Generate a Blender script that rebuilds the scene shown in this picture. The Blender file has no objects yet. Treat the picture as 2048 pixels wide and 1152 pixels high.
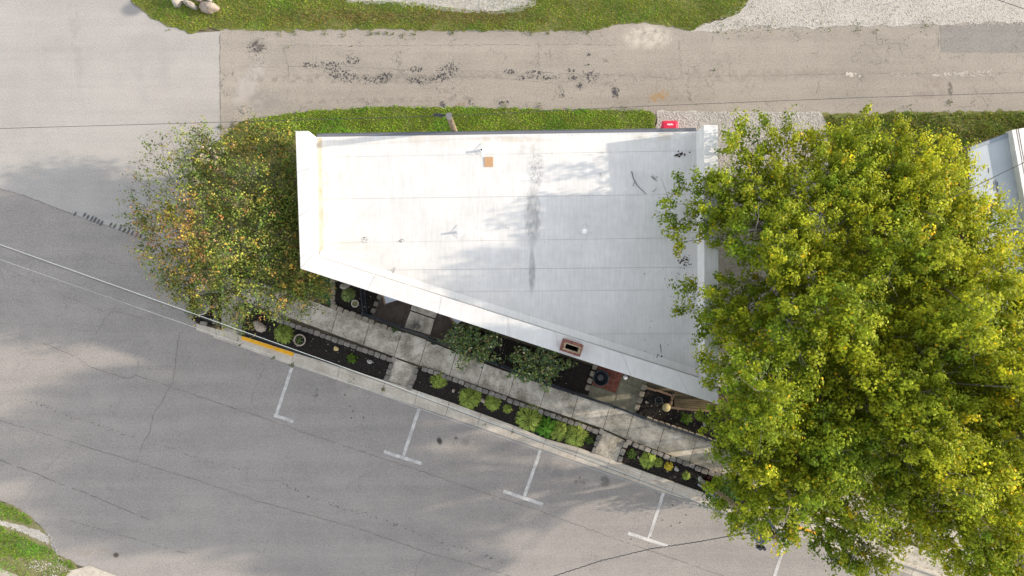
import bpy, math, random
import numpy as np
from mathutils import Vector
random.seed(7); rng = np.random.default_rng(7)
sc = bpy.context.scene
COL = sc.collection
R = math.radians

# ------------------------------------------------------------------ camera, sky, sun, exposure
H = 34.0                      # flying height of the camera above the street (m)
cam = bpy.data.cameras.new('camera'); camo = bpy.data.objects.new('camera', cam); COL.objects.link(camo)
camo.location = (0, 0, H); camo.rotation_euler = (0, 0, 0)
cam.sensor_width = 36; cam.lens = 36 * H / 51.2; cam.clip_start = 0.5; cam.clip_end = 2000
sc.camera = camo
SUN_EL = R(17); SUN_AZ = math.atan2(1.0, 0.13)        # clockwise from +Y: almost due +X
world = bpy.data.worlds.new('World'); sc.world = world; world.use_nodes = True
wn = world.node_tree
sky = wn.nodes.new('ShaderNodeTexSky'); sky.sky_type = 'NISHITA'; sky.sun_disc = False
sky.sun_elevation = SUN_EL; sky.sun_rotation = SUN_AZ; sky.dust_density = 0.7; sky.air_density = 1.0; sky.ozone_density = 1.0
wn.nodes['Background'].inputs[1].default_value = 0.15
hs = wn.nodes.new('ShaderNodeHueSaturation'); hs.inputs['Saturation'].default_value = 0.24      # thin high haze greys the blue
wn.links.new(sky.outputs[0], hs.inputs['Color']); wn.links.new(hs.outputs[0], wn.nodes['Background'].inputs[0])
sl = bpy.data.lights.new('sun', 'SUN'); sl.energy = 2.4; sl.angle = R(0.8); sl.color = (1.0, 0.86, 0.70)
so = bpy.data.objects.new('sun', sl); COL.objects.link(so)
sdir = Vector((math.cos(SUN_EL) * math.sin(SUN_AZ), math.cos(SUN_EL) * math.cos(SUN_AZ), math.sin(SUN_EL)))
so.rotation_euler = sdir.to_track_quat('Z', 'Y').to_euler(); so.location = sdir * 80
vs = sc.view_settings; vs.view_transform = 'Standard'; vs.look = 'None'; vs.gamma = 1; vs.exposure = 1.70; vs.use_curve_mapping = False
sc.cycles.max_bounces = 6; sc.cycles.use_denoising = True

# ------------------------------------------------------------------ helpers
def G(px, py, h=0.0):
    """plan position (x, y) in metres of a point seen at photo pixel (px, py) when it lies h metres above the street"""
    k = (H - h) / H / 40.0
    return ((px - 1024) * k, -(py - 576) * k)
def G3(px, py, h=0.0): return (*G(px, py, h), h)
WL = {}
def link(o, parent=None):
    COL.objects.link(o)
    if parent: o.parent = parent
    return o
def tag(o, label=None, cat=None, group=None, kind=None):
    if label: o['label'] = label
    if cat: o['category'] = cat
    if group: o['group'] = group
    if kind: o['kind'] = kind
    return o
def empty(name, loc, label, cat, group=None):
    o = bpy.data.objects.new(name, None); o.location = loc; o.empty_display_size = .2; link(o); WL[o.name] = Vector(loc)
    return tag(o, label, cat, group)
def wl(o): return WL.get(o.name, Vector((0, 0, 0))) if o else Vector((0, 0, 0))
def part(name, verts, faces, mat, parent=None, smooth=False, loc=None):
    """one mesh object from world coordinates"""
    base = Vector(loc) if loc is not None else (wl(parent) if parent else Vector((0, 0, 0)))
    me = bpy.data.meshes.new(name)
    me.from_pydata([(v[0] - base.x, v[1] - base.y, v[2] - base.z) for v in verts], [], faces); me.update()
    me.materials.append(mat)
    if smooth: me.shade_smooth()
    o = bpy.data.objects.new(name, me); link(o, parent)
    o.location = base - wl(parent) if parent else base
    WL[o.name] = base
    return o
def inst(name, me, loc, rot, scale, parent=None):
    o = bpy.data.objects.new(name, me); link(o, parent)
    o.location = Vector(loc) - wl(parent); o.rotation_euler = rot; o.scale = scale; WL[o.name] = Vector(loc)
    return o
def bulk(name, V, nper, mat, parent=None, cols=None, faces=None, kind='stuff', smooth=False):
    """large numpy mesh: V (N*nper,3); faces = local index lists for one piece"""
    V = np.asarray(V, np.float32); N = len(V) // nper
    me = bpy.data.meshes.new(name)
    base = wl(parent); V = V - np.array(base, np.float32)
    F = [np.asarray(f) for f in faces]
    loops, starts, tot = [], [], []
    per = np.concatenate(F); ln = np.array([len(f) for f in F])
    L = (np.arange(N)[:, None] * nper + per[None, :]).ravel()
    st = (np.arange(N)[:, None] * len(per) + np.concatenate([[0], np.cumsum(ln)[:-1]])[None, :]).ravel()
    me.vertices.add(len(V)); me.vertices.foreach_set('co', V.ravel())
    me.loops.add(len(L)); me.loops.foreach_set('vertex_index', L.astype(np.int32))
    me.polygons.add(N * len(F)); me.polygons.foreach_set('loop_start', st.astype(np.int32))
    me.update(calc_edges=True)
    if cols is not None:
        a = me.color_attributes.new('Col', 'FLOAT_COLOR', 'POINT')
        c = np.ones((len(V), 4), np.float32); c[:, :3] = cols if len(cols) == len(V) else np.repeat(cols, nper, 0)
        a.data.foreach_set('color', c.ravel())
    me.materials.append(mat)
    if smooth: me.shade_smooth()
    o = bpy.data.objects.new(name, me); link(o, parent); WL[o.name] = Vector(base)
    if kind: o['kind'] = kind
    return o
def inpoly(P, poly):
    x, y = P[:, 0], P[:, 1]; r = np.zeros(len(P), bool); n = len(poly)
    for i in range(n):
        x0, y0 = poly[i]; x1, y1 = poly[(i + 1) % n]
        c = ((y0 > y) != (y1 > y)) & (x < (x1 - x0) * (y - y0) / ((y1 - y0) if y1 != y0 else 1e-9) + x0)
        r ^= c
    return r
def dist_poly(P, poly):
    d = np.full(len(P), 1e9); n = len(poly)
    for i in range(n):
        a = np.array(poly[i]); b = np.array(poly[(i + 1) % n]); ab = b - a
        t = np.clip(((P - a) @ ab) / max(ab @ ab, 1e-9), 0, 1)
        d = np.minimum(d, np.linalg.norm(P - (a + t[:, None] * ab), axis=1))
    return d
def scatter(poly, n):
    poly = np.array(poly, float); lo, hi = poly.min(0), poly.max(0); out = np.zeros((0, 2))
    while len(out) < n:
        p = rng.uniform(lo, hi, (n * 2, 2)); out = np.vstack([out, p[inpoly(p, poly)]])
    return out[:n]
def area(poly):
    p = np.array(poly); return abs(np.sum(p[:, 0] * np.roll(p[:, 1], -1) - p[:, 1] * np.roll(p[:, 0], -1))) / 2
def W(pts, h=0): return [G(x, y, h) for x, y in pts]
def jag(poly, step=.25, amp=.06):
    out = []; n = len(poly)
    for i in range(n):
        a = np.array(poly[i], float); b = np.array(poly[(i + 1) % n], float); L = np.linalg.norm(b - a); m = max(1, int(L / step))
        nrm = np.array([-(b - a)[1], (b - a)[0]]) / max(L, 1e-6)
        for k in range(m):
            out.append(tuple(a + (b - a) * k / m + nrm * random.gauss(0, amp) * (0 if k == 0 else 1)))
    return out
def sheet(name, poly, z, mat, parent=None, kind='structure', bottom=None):
    n = len(poly); p = np.array(poly)
    if np.sum(p[:, 0] * np.roll(p[:, 1], -1) - p[:, 1] * np.roll(p[:, 0], -1)) < 0: poly = poly[::-1]
    zz = (lambda x, y: z) if not callable(z) else z
    v = [(x, y, zz(x, y)) for x, y in poly]; f = [list(range(n))]
    if bottom is not None:
        v += [(x, y, bottom) for x, y in poly]
        f += [[i, i + n, (i + 1) % n + n, (i + 1) % n] for i in range(n)]
    o = part(name, v, f, mat, parent)
    if kind and not parent: o['kind'] = kind
    return o
def clip(poly, conv):
    c = np.array(conv)
    if np.sum(c[:, 0] * np.roll(c[:, 1], -1) - c[:, 1] * np.roll(c[:, 0], -1)) < 0: c = c[::-1]
    out = [np.array(p, float) for p in poly]
    for i in range(len(c)):
        a, b = c[i], c[(i + 1) % len(c)]; e = b - a; inp, out = out, []
        side = lambda p: e[0] * (p[1] - a[1]) - e[1] * (p[0] - a[0])
        for j in range(len(inp)):
            p, q = inp[j], inp[(j + 1) % len(inp)]; sp, sq = side(p), side(q)
            if sp >= 0: out.append(p)
            if (sp >= 0) != (sq >= 0): out.append(p + (q - p) * sp / (sp - sq))
        if not out: return []
    return [tuple(p) for p in out]
def shrink(poly, d):
    c = np.array(poly); ctr = c.mean(0); out = []
    n = len(c); sgn = np.sign(np.sum(c[:, 0] * np.roll(c[:, 1], -1) - c[:, 1] * np.roll(c[:, 0], -1)))
    for i in range(n):
        a, b, e = c[i - 1], c[i], c[(i + 1) % n]
        u = (b - a) / (np.linalg.norm(b - a) + 1e-9); w = (e - b) / (np.linalg.norm(e - b) + 1e-9)
        n1 = np.array([-u[1], u[0]]) * sgn; n2 = np.array([-w[1], w[0]]) * sgn
        m = n1 + n2; out.append(tuple(b + m * d / max(.3, (1 + n1 @ n2))))
    return out
def box_v(c, s, rz=0.0):
    cx, cy, cz = c; sx, sy, sz = s[0] / 2, s[1] / 2, s[2] / 2; ca, sa = math.cos(rz), math.sin(rz)
    v = []
    for z in (-sz, sz):
        for x, y in ((-sx, -sy), (sx, -sy), (sx, sy), (-sx, sy)):
            v.append((cx + x * ca - y * sa, cy + x * sa + y * ca, cz + z))
    return v
BOXF = [[3, 2, 1, 0], [4, 5, 6, 7], [0, 1, 5, 4], [1, 2, 6, 5], [2, 3, 7, 6], [3, 0, 4, 7]]
def box(name, c, s, mat, parent=None, rz=0.0): return part(name, box_v(c, s, rz), BOXF, mat, parent)
def prism(name, poly, z0, z1, mat, parent=None):
    p = np.array(poly)
    if np.sum(p[:, 0] * np.roll(p[:, 1], -1) - p[:, 1] * np.roll(p[:, 0], -1)) < 0: poly = poly[::-1]
    n = len(poly); v = [(x, y, z0) for x, y in poly] + [(x, y, z1) for x, y in poly]
    f = [list(range(n))[::-1], list(range(n, 2 * n))] + [[i, (i + 1) % n, (i + 1) % n + n, i + n] for i in range(n)]
    return part(name, v, f, mat, parent)
def lathe_v(c, prof, n=24):
    v, f = [], []
    for r, z in prof:
        for k in range(n):
            a = 2 * math.pi * k / n; v.append((c[0] + r * math.cos(a), c[1] + r * math.sin(a), c[2] + z))
    for i in range(len(prof) - 1):
        for k in range(n):
            k2 = (k + 1) % n; f.append([i * n + k, i * n + k2, (i + 1) * n + k2, (i + 1) * n + k])
    return v, f
def lathe(name, c, prof, mat, parent=None, n=24, cap=False, smooth=True):
    v, f = lathe_v(c, prof, n)
    if cap: m = len(prof); f.append([(m - 1) * n + k for k in range(n)])
    return part(name, v, f, mat, parent, smooth=smooth)
def tube_v(pts, rad, n=6):
    pts = [np.array(p, float) for p in pts]; v, f = [], []
    if np.isscalar(rad): rad = [rad] * len(pts)
    for i, p in enumerate(pts):
        d = pts[min(i + 1, len(pts) - 1)] - pts[max(i - 1, 0)]; d /= (np.linalg.norm(d) + 1e-9)
        a = np.cross(d, (0, 0, 1) if abs(d[2]) < .9 else (1, 0, 0)); a /= np.linalg.norm(a); b = np.cross(d, a)
        for k in range(n):
            t = 2 * math.pi * k / n; q = p + rad[i] * (math.cos(t) * a + math.sin(t) * b); v.append(tuple(q))
    for i in range(len(pts) - 1):
        for k in range(n):
            k2 = (k + 1) % n; f.append([i * n + k, i * n + k2, (i + 1) * n + k2, (i + 1) * n + k])
    f.append(list(range(n))); f.append([(len(pts) - 1) * n + k for k in range(n)][::-1])
    return v, f
class MB:
    def __init__(s): s.v = []; s.f = []
    def add(s, v, f):
        b = len(s.v); s.v += list(v); s.f += [[i + b for i in q] for q in f]; return s
    def box(s, c, sz, rz=0): return s.add(box_v(c, sz, rz), BOXF)
    def tube(s, pts, r, n=6): return s.add(*tube_v(pts, r, n))
    def build(s, name, mat, parent=None, smooth=False): return part(name, s.v, s.f, mat, parent, smooth)

# ------------------------------------------------------------------ materials
class NT:
    def __init__(s, name):
        s.m = bpy.data.materials.new(name); s.m.use_nodes = True; s.t = s.m.node_tree; s.b = s.t.nodes['Principled BSDF']
        s.pos = s.n('ShaderNodeNewGeometry').outputs['Position']
    def n(s, typ, ins=None, **kw):
        nd = s.t.nodes.new(typ)
        for k, v in kw.items(): setattr(nd, k, v)
        for k, v in (ins or {}).items():
            if isinstance(v, bpy.types.NodeSocket): s.t.links.new(v, nd.inputs[k])
            else: nd.inputs[k].default_value = v
        return nd
    def math(s, op, a, b=0.0, c=0.0, clamp=False):
        return s.n('ShaderNodeMath', {0: a, 1: b, 2: c}, operation=op, use_clamp=clamp).outputs[0]
    def mix(s, fac, a, b, blend='MIX'):
        nd = s.n('ShaderNodeMix', data_type='RGBA', blend_type=blend)
        for i, v in ((0, fac), (6, a), (7, b)):
            if isinstance(v, bpy.types.NodeSocket): s.t.links.new(v, nd.inputs[i])
            else: nd.inputs[i].default_value = v if i == 0 else (*v, 1)[:4]
        return nd.outputs[2]
    def noise(s, scale, detail=3, stretch=None, rot=0, offs=(0, 0, 0), rough=.55):
        v = s.pos
        if stretch or rot or offs != (0, 0, 0):
            v = s.n('ShaderNodeMapping', {'Vector': v, 'Location': offs, 'Rotation': (0, 0, -rot), 'Scale': stretch or (1, 1, 1)}, vector_type='TEXTURE' if False else 'POINT').outputs[0]
        return s.n('ShaderNodeTexNoise', {'Vector': v, 'Scale': scale, 'Detail': detail, 'Roughness': rough}).outputs[0]
    def ramp(s, v, lo, hi, a=0.0, b=1.0, smooth=True):
        return s.n('ShaderNodeMapRange', {0: v, 1: lo, 2: hi, 3: a, 4: b}, interpolation_type='SMOOTHSTEP' if smooth else 'LINEAR').outputs[0]
    def ellipse(s, cx, cy, rx, ry, rot=0, soft=.6):
        v = s.n('ShaderNodeVectorMath', {0: s.pos, 1: (cx, cy, 0)}, operation='SUBTRACT').outputs[0]
        v = s.n('ShaderNodeVectorRotate', {'Vector': v, 'Angle': -rot}, rotation_type='Z_AXIS').outputs[0]
        v = s.n('ShaderNodeVectorMath', {0: v, 1: (1 / rx, 1 / ry, 0)}, operation='MULTIPLY').outputs[0]
        l = s.n('ShaderNodeVectorMath', {0: v}, operation='LENGTH').outputs['Value']
        return s.ramp(l, 1 - soft, 1.0, 1.0, 0.0)
    def bump(s, h, strength, dist=.02):
        b = s.n('ShaderNodeBump', {'Height': h, 'Strength': strength, 'Distance': dist}).outputs[0]
        s.t.links.new(b, s.b.inputs['Normal'])
    def out(s, col, rough=.9, spec=.3, metal=0):
        if isinstance(col, bpy.types.NodeSocket): s.t.links.new(col, s.b.inputs['Base Color'])
        else: s.b.inputs['Base Color'].default_value = (*col, 1)
        s.b.inputs['Roughness'].default_value = rough; s.b.inputs['Specular IOR Level'].default_value = spec; s.b.inputs['Metallic'].default_value = metal
        return s.m
def surf(name, c1, c2, layers=((6, 4, .5),), rough=.9, bump=(40, .15, .01), spec=.25, metal=0, rnd=0.0, stains_shade=()):
    """base colour wandering between c1 and c2 by several noises; stains = own-shaped marks"""
    t = NT(name); acc = None
    for L in layers:
        nz = t.noise(L[0], L[1], *(L[3:] if len(L) > 3 else ()))
        v = t.math('MULTIPLY_ADD', nz, 2 * L[2], -L[2])
        acc = v if acc is None else t.math('ADD', acc, v)
    acc = t.math('ADD', acc, .5, clamp=True)
    col = t.mix(acc, c1, c2)
    if rnd:
        oi = t.n('ShaderNodeObjectInfo').outputs['Random']
        k = t.ramp(oi, 0, 1, 1 - rnd, 1 + rnd, False)
        col = t.mix(1.0, col, t.n('ShaderNodeCombineColor', {0: k, 1: k, 2: k}).outputs[0], 'MULTIPLY')
    for (cx, cy, rx, ry, rot, sc_, strength, ns, lo, hi) in stains_shade:
        e = t.ellipse(cx, cy, rx, ry, rot)
        nz = t.ramp(t.noise(ns, 5, None, 0, (cx * 3.1, cy * 1.7, 0)), lo, hi)
        col = t.mix(t.math('MULTIPLY', t.math('MULTIPLY', e, nz), strength), col, sc_)
    if bump: t.bump(t.noise(bump[0], 4), bump[1], bump[2])
    return t.out(col, rough, spec, metal)
def flat(name, c, rough=.6, spec=.4, metal=0, var=.12, scale=9):
    return surf(name, tuple(x * (1 - var) for x in c), tuple(min(1, x * (1 + var)) for x in c), ((scale, 4, .9), (scale * 6, 2, .5)), rough, None, spec, metal)
def leafmat(name, transl=.35, rough=.55):
    t = NT(name); a = t.n('ShaderNodeAttribute', attribute_name='Col').outputs['Color']
    t.out(a, rough, .12)
    tr = t.n('ShaderNodeBsdfTranslucent', {'Color': a}).outputs[0]
    mx = t.n('ShaderNodeMixShader', {0: transl, 1: t.b.outputs[0], 2: tr}).outputs[0]
    t.t.links.new(mx, t.t.nodes['Material Output'].inputs[0])
    return t.m

ST = -math.atan(.345)       # direction of the street in plan
def asphalt(name, c1, c2, rot, cracks=.0, stains_shade=(), crack_scale=1.2):
    t = NT(name)
    big = t.noise(.16, 3); mid = t.noise(1.1, 4); fine = t.noise(11, 3, rough=.7); grit = t.noise(19, 3, rough=.8)
    streak = t.noise(1.0, 4, (.08, 1.3, 1), rot)
    acc = t.math('ADD', t.math('MULTIPLY_ADD', big, 1.0, -.5), t.math('MULTIPLY_ADD', mid, .7, -.35))
    acc = t.math('ADD', acc, t.math('MULTIPLY_ADD', fine, 1.9, -.95)); acc = t.math('ADD', acc, t.math('MULTIPLY_ADD', streak, 1.2, -.6))
    acc = t.math('ADD', acc, t.math('MULTIPLY_ADD', grit, 3.4, -1.7)); acc = t.math('ADD', acc, .5, clamp=True)
    col = t.mix(acc, c1, c2)
    sp = t.ramp(t.noise(9, 2, None, 0, (5, 9, 0)), .68, .76)
    col = t.mix(t.math('MULTIPLY', sp, .35), col, tuple(x * .45 for x in c1))
    if cracks:
        wob = t.n('ShaderNodeVectorMath', {0: t.pos, 1: t.n('ShaderNodeTexNoise', {'Vector': t.pos, 'Scale': 2.5, 'Detail': 3}).outputs['Color']}, operation='ADD').outputs[0]
        vo = t.n('ShaderNodeTexVoronoi', {'Vector': wob, 'Scale': crack_scale}, feature='DISTANCE_TO_EDGE').outputs[0]
        m = t.math('MULTIPLY', t.ramp(vo, .004, .022, 1, 0), t.ramp(t.noise(.55, 3, None, 0, (3, 7, 0)), .46, .62))
        col = t.mix(t.math('MULTIPLY', m, cracks), col, tuple(x * .35 for x in c1))
    for (cx, cy, rx, ry, rot_, sc_, strength, ns, lo, hi) in stains_shade:
        e = t.ellipse(cx, cy, rx, ry, rot_); nz = t.ramp(t.noise(ns, 5, None, 0, (cx * 3.1, cy * 1.7, 0)), lo, hi)
        col = t.mix(t.math('MULTIPLY', t.math('MULTIPLY', e, nz), strength), col, sc_)
    t.bump(t.math('ADD', fine, grit), .25, .012)
    return t.out(col, .93, .2)
def stain_shade(px, py, rx, ry, rot, col, strength, ns=2.0, lo=.3, hi=.6, h=0): # stain or painted shadow given in photo pixels
    x, y = G(px, py, h); return (x, y, rx / 40, ry / 40, rot, col, strength, ns, lo, hi)

MAT = {}
MAT['main'] = asphalt('street_asphalt', (.20, .186, .174), (.298, .274, .252), ST, .25, [
    stain_shade(1210, 963, 13, 15, 0, (.09, .085, .08), .75, 5, .3, .5), stain_shade(879, 882, 7, 10, .4, (.035, .035, .035), .95, 6, .2, .4),
    stain_shade(912, 876, 5, 4, 0, (.06, .06, .06), .8, 6, .2, .4), stain_shade(930, 885, 12, 9, 0, (.12, .115, .11), .6, 3, .3, .6), stain_shade(232, 1110, 8, 7, 0, (.07, .055, .04), .95, 6, .2, .35),
    stain_shade(1160, 962, 16, 6, .2, (.11, .1, .095), .6, 5, .4, .6), stain_shade(633, 788, 5, 16, -.2, (.10, .095, .09), .7, 6, .45, .55), stain_shade(640, 770, 60, 40, 0, (.12, .11, .10), .6, 9, .58, .66), stain_shade(700, 770, 40, 30, 0, (.40, .36, .32), .3, 2, .3, .6),
    stain_shade(190, 1105, 40, 12, .2, (.22, .19, .15), .5, 3, .4, .6), stain_shade(1100, 940, 60, 30, 0, (.15, .14, .135), .45, 2, .4, .6)])  # last mark is a wide, soft darker patch
MAT['side'] = asphalt('side_street_asphalt', (.265, .252, .238), (.355, .336, .315), math.pi / 2, .08, [
    stain_shade(300, 130, 60, 90, 0, (.24, .22, .21), .35, 1, .4, .65), stain_shade(265, 18, 32, 19, .25, (.165, .165, .17), 1.0, 2, .0, .1), stain_shade(150, 60, 14, 200, .1, (.25, .235, .225), .5, 2, .4, .6)])  # second mark is a round cast shadow painted into the asphalt colour
MAT['alley'] = asphalt('alley_asphalt', (.215, .193, .164), (.315, .284, .245), 0, .7, [
    stain_shade(1295, 74, 62, 34, 0, (.46, .42, .355), .8, 2.6, .30, .62), stain_shade(515, 92, 24, 19, 0, (.09, .075, .07), .85, 3, .3, .6), stain_shade(530, 200, 45, 26, 0, (.20, .18, .17), .7, 2, .3, .6), stain_shade(500, 165, 26, 70, -.5, (.36, .33, .31), .6, 2, .3, .6),
    stain_shade(700, 158, 320, 13, 0, (.15, .13, .11), .6, 3, .4, .65), stain_shade(1000, 152, 500, 9, 0, (.17, .15, .13), .6, 4, .4, .65), stain_shade(1318, 192, 28, 15, .3, (.27, .16, .05), .75, 4, .35, .6), stain_shade(1230, 182, 10, 12, 0, (.05, .05, .055), .9, 7, .35, .5),
    stain_shade(1900, 178, 7, 22, .1, (.09, .075, .06), .8, 5, .35, .55), stain_shade(1862, 180, 42, 36, 0, (.20, .16, .14), .5, 3, .4, .6), stain_shade(800, 200, 300, 8, .02, (.17, .145, .13), .6, 3, .4, .65),
    stain_shade(1500, 150, 400, 18, 0, (.21, .18, .155), .5, 3, .4, .6), stain_shade(920, 212, 16, 10, .8, (.20, .12, .06), .7, 4, .4, .6), stain_shade(885, 208, 9, 8, 0, (.08, .075, .08), .8, 6, .4, .5),
    stain_shade(1160, 172, 12, 9, 0, (.11, .10, .095), .7, 6, .4, .6)])
MAT['patch'] = asphalt('grey_asphalt_patch', (.165, .155, .142), (.25, .235, .215), 0, .5)
MAT['conc'] = surf('sidewalk_concrete', (.185, .165, .128), (.49, .45, .385), ((.9, 5, 1.1), (3.5, 5, .8), (14, 4, .5), (40, 2, .3)), .95, (60, .12, .01), rnd=.06,
    stains_shade=[stain_shade(835, 648, 22, 13, .3, (.06, .06, .07), .85, 3, .35, .6), stain_shade(1370, 915, 70, 14, -.35, (.36, .31, .20), .5, 2, .3, .6)])
MAT['conc_dark'] = surf('mossy_concrete', (.10, .095, .065), (.22, .205, .15), ((1.2, 5, 1.0), (5, 5, .6), (30, 3, .4)), .95, (60, .12, .01))
MAT['curb'] = surf('curb_concrete', (.30, .265, .22), (.50, .455, .39), ((1.2, 5, .9), (8, 4, .6), (40, 2, .4)), .95, (50, .15, .01), rnd=.05)
MAT['joint'] = flat('joint_soil', (.035, .03, .024), .95, .1)
MAT['ground'] = surf('bare_earth', (.09, .075, .05), (.17, .15, .10), ((.3, 4, .8), (3, 4, .6)), .95)
MAT['soil'] = surf('lawn_soil', (.085, .105, .025), (.18, .175, .06), ((1.5, 4, .9), (9, 4, .7)), .95, (30, .3, .03))
MAT['drysoil'] = surf('dry_soil', (.12, .125, .045), (.23, .205, .11), ((2, 4, .9), (14, 4, .7)), .95, (30, .3, .03))
MAT['gravelbed'] = surf('crushed_limestone', (.28, .258, .228), (.46, .432, .39), ((.8, 4, .5), (7, 4, .7), (28, 3, .9)), .95, (32, .5, .03))
MAT['stonechip'] = surf('limestone_chip', (.34, .315, .28), (.55, .525, .485), ((6, 3, 1.2), (25, 2, .8)), .9, None)
MAT['mulch'] = surf('black_mulch', (.009, .009, .010), (.030, .028, .027), ((9, 4, .9), (30, 3, .8)), .95, (28, .6, .04), .1)
MAT['chip'] = surf('mulch_chip', (.010, .009, .009), (.05, .04, .034), ((20, 3, 1.6),), .95, None, .1)
MAT['paint'] = surf('worn_white_paint', (.30, .29, .278), (.54, .525, .505), ((2.5, 5, 1.2), (26, 3, 1.4)), .8, None)
MAT['yellow'] = surf('yellow_kerb_paint', (.52, .26, .01), (.72, .37, .02), ((4, 5, .8), (24, 3, .7)), .75, None)
MAT['crack'] = flat('crack_filler', (.145, .132, .12), .95, .1)
MAT['tar'] = surf('old_tar', (.035, .033, .036), (.10, .092, .09), ((12, 3, 1.2),), .85, None)
MAT['tyre'] = flat('tyre_rubber_mark', (.095, .095, .10), .9, .1)
MAT['limeseep'] = surf('lime_wash', (.35, .32, .28), (.50, .465, .41), ((5, 4, 1.2), (24, 3, 1)), .95, None)
MAT['roof'] = None
def roofmat(name, c1, c2, stains_shade):
    t = NT(name)
    acc = t.math('ADD', t.math('MULTIPLY_ADD', t.noise(.5, 4), .8, -.4), t.math('MULTIPLY_ADD', t.noise(3, 5), .5, -.25))
    acc = t.math('ADD', acc, t.math('MULTIPLY_ADD', t.noise(2.2, 4, (6, .5, 1)), .7, -.35)); acc = t.math('ADD', acc, .55, clamp=True)
    col = t.mix(acc, c1, c2)
    sp = t.ramp(t.noise(17, 2, None, 0, (2, 4, 0)), .70, .78); col = t.mix(t.math('MULTIPLY', sp, .25), col, (.35, .33, .30))
    for (cx, cy, rx, ry, rot, sc_, strength, st, ns, lo, hi) in stains_shade:
        e = t.ellipse(cx, cy, rx, ry, rot); nz = t.ramp(t.noise(ns, 6, st, 0, (cx * 3.1, cy * 1.7, 0), .65), lo, hi)
        col = t.mix(t.math('MULTIPLY', t.math('MULTIPLY', e, nz), strength), col, sc_)
    t.bump(t.math('ADD', t.noise(1.6, 4), t.math('MULTIPLY', t.noise(2.0, 3, (.4, 3, 1)), .6)), .22, .03)
    return t.out(col, .62, .35)
def rs(px, py, rx, ry, rot, col, strength, st=None, ns=3.0, lo=.4, hi=.6):
    x, y = G(px, py, 4); return (x, y, rx / 45, ry / 45, rot, col, strength, st, ns, lo, hi)
GREY = (.22, .22, .22); TAN = (.50, .43, .33)
MAT['roof'] = roofmat('white_roof_membrane', (.405, .398, .388), (.64, .635, .625), [
    rs(1066, 430, 22, 70, 0, GREY, .8, (1.3, .35, 1), 9, .40, .58), rs(1066, 430, 17, 75, 0, (.34, .34, .33), .55, None, 1, -1, -.5), rs(1072, 335, 20, 60, 0, GREY, .7, (1.2, .6, 1), 10, .44, .6), rs(1064, 545, 9, 50, 0, GREY, .8, (1.6, .35, 1), 8, .36, .56), rs(1064, 530, 6, 62, 0, (.34, .34, .33), .6, None, 1, -1, -.5), rs(1060, 300, 34, 25, 0, (.4, .38, .34), .6, None, 4, .45, .65),
    rs(850, 280, 260, 14, -.016, TAN, .35, None, 2, .4, .62), rs(1020, 277, 110, 8, -.016, (.42, .35, .27), .5, None, 2, .35, .55), rs(1330, 272, 80, 12, 0, (.40, .37, .30), .7, None, 2, .35, .6),
    rs(1310, 285, 70, 22, 0, (.45, .44, .42), .6, None, 1.5, .4, .6), rs(700, 492, 90, 14, -.05, (.5, .46, .40), .5, (.5, 3, 1), 2, .4, .6), rs(930, 625, 340, 16, -.315, (.50, .47, .42), .55, None, 2, .4, .65), rs(1260, 720, 160, 22, -.315, (.42, .40, .37), .6, (1, 2, 1), 3, .42, .62),
    rs(1290, 690, 110, 40, 0, (.50, .49, .47), .5, None, 3, .5, .7), rs(1380, 400, 14, 200, 0, (.52, .50, .47), .6, None, 2, .4, .6), rs(650, 390, 10, 130, 0, TAN, .5, None, 3, .4, .6), rs(1180, 300, 140, 30, 0, (.58, .56, .52), .6, (3, .6, 1), 2, .4, .6)])
MAT['coping'] = roofmat('white_coping', (.42, .416, .408), (.63, .625, .615), [rs(1000, 640, 480, 20, -.315, (.5, .48, .45), .5, (1, 3, 1), 2.5, .45, .62), rs(600, 400, 24, 150, 0, (.52, .52, .52), .45, (2, .6, 1), 3, .45, .65)])
MAT['strip'] = surf('dirty_flashing', (.36, .30, .225), (.52, .46, .38), ((2, 5, 1.0), (12, 4, .8)), .8, None)
MAT['deckbase'] = flat('seam_gap_membrane', (.45, .44, .42), .9)  # grubby base membrane showing as darker seam lines between roof sheets
MAT['gutter'] = flat('grey_gutter_metal', (.16, .168, .19), .45, .5, .3)
MAT['wallbrick'] = surf('building_wall', (.30, .26, .22), (.40, .36, .31), ((2, 4, .8), (18, 3, .6)), .9)
MAT['brownwall'] = surf('brown_brick_wall', (.07, .05, .04), (.12, .09, .07), ((3, 4, .8), (20, 3, .6)), .9)
MAT['brick'] = surf('chimney_brick', (.115, .045, .034), (.22, .095, .072), ((9, 4, 1.1),), .9, (60, .2, .01), rnd=.22)
MAT['paver'] = surf('red_paver', (.13, .045, .032), (.23, .085, .06), ((9, 4, 1.1),), .9, (60, .2, .01), rnd=.25)
MAT['mortar'] = surf('chimney_mortar', (.17, .135, .085), (.34, .28, .19), ((14, 4, 1.2),), .95)
MAT['soot'] = flat('soot', (.008, .008, .010), .95, .1)
MAT['block'] = surf('grey_edging_block', (.11, .10, .088), (.235, .218, .195), ((5, 4, .9), (30, 3, .8)), .95, (50, .3, .02), rnd=.22)
MAT['blocktan'] = surf('tan_edging_block', (.13, .113, .09), (.27, .24, .195), ((5, 4, .9), (30, 3, .8)), .95, (50, .3, .02), rnd=.2)
MAT['rock'] = surf('field_rock', (.19, .15, .12), (.36, .30, .25), ((4, 5, 1.0), (16, 4, .8)), .9, (14, .4, .02), rnd=.15)
MAT['rockpale'] = surf('pale_limestone_rock', (.19, .168, .138), (.35, .32, .275), ((4, 5, 1.0), (16, 4, .8)), .9, (14, .4, .02), rnd=.1)
MAT['rockgrey'] = surf('grey_rock', (.18, .175, .165), (.36, .35, .33), ((4, 5, 1.0), (16, 4, .8)), .9, (14, .4, .02))
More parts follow.
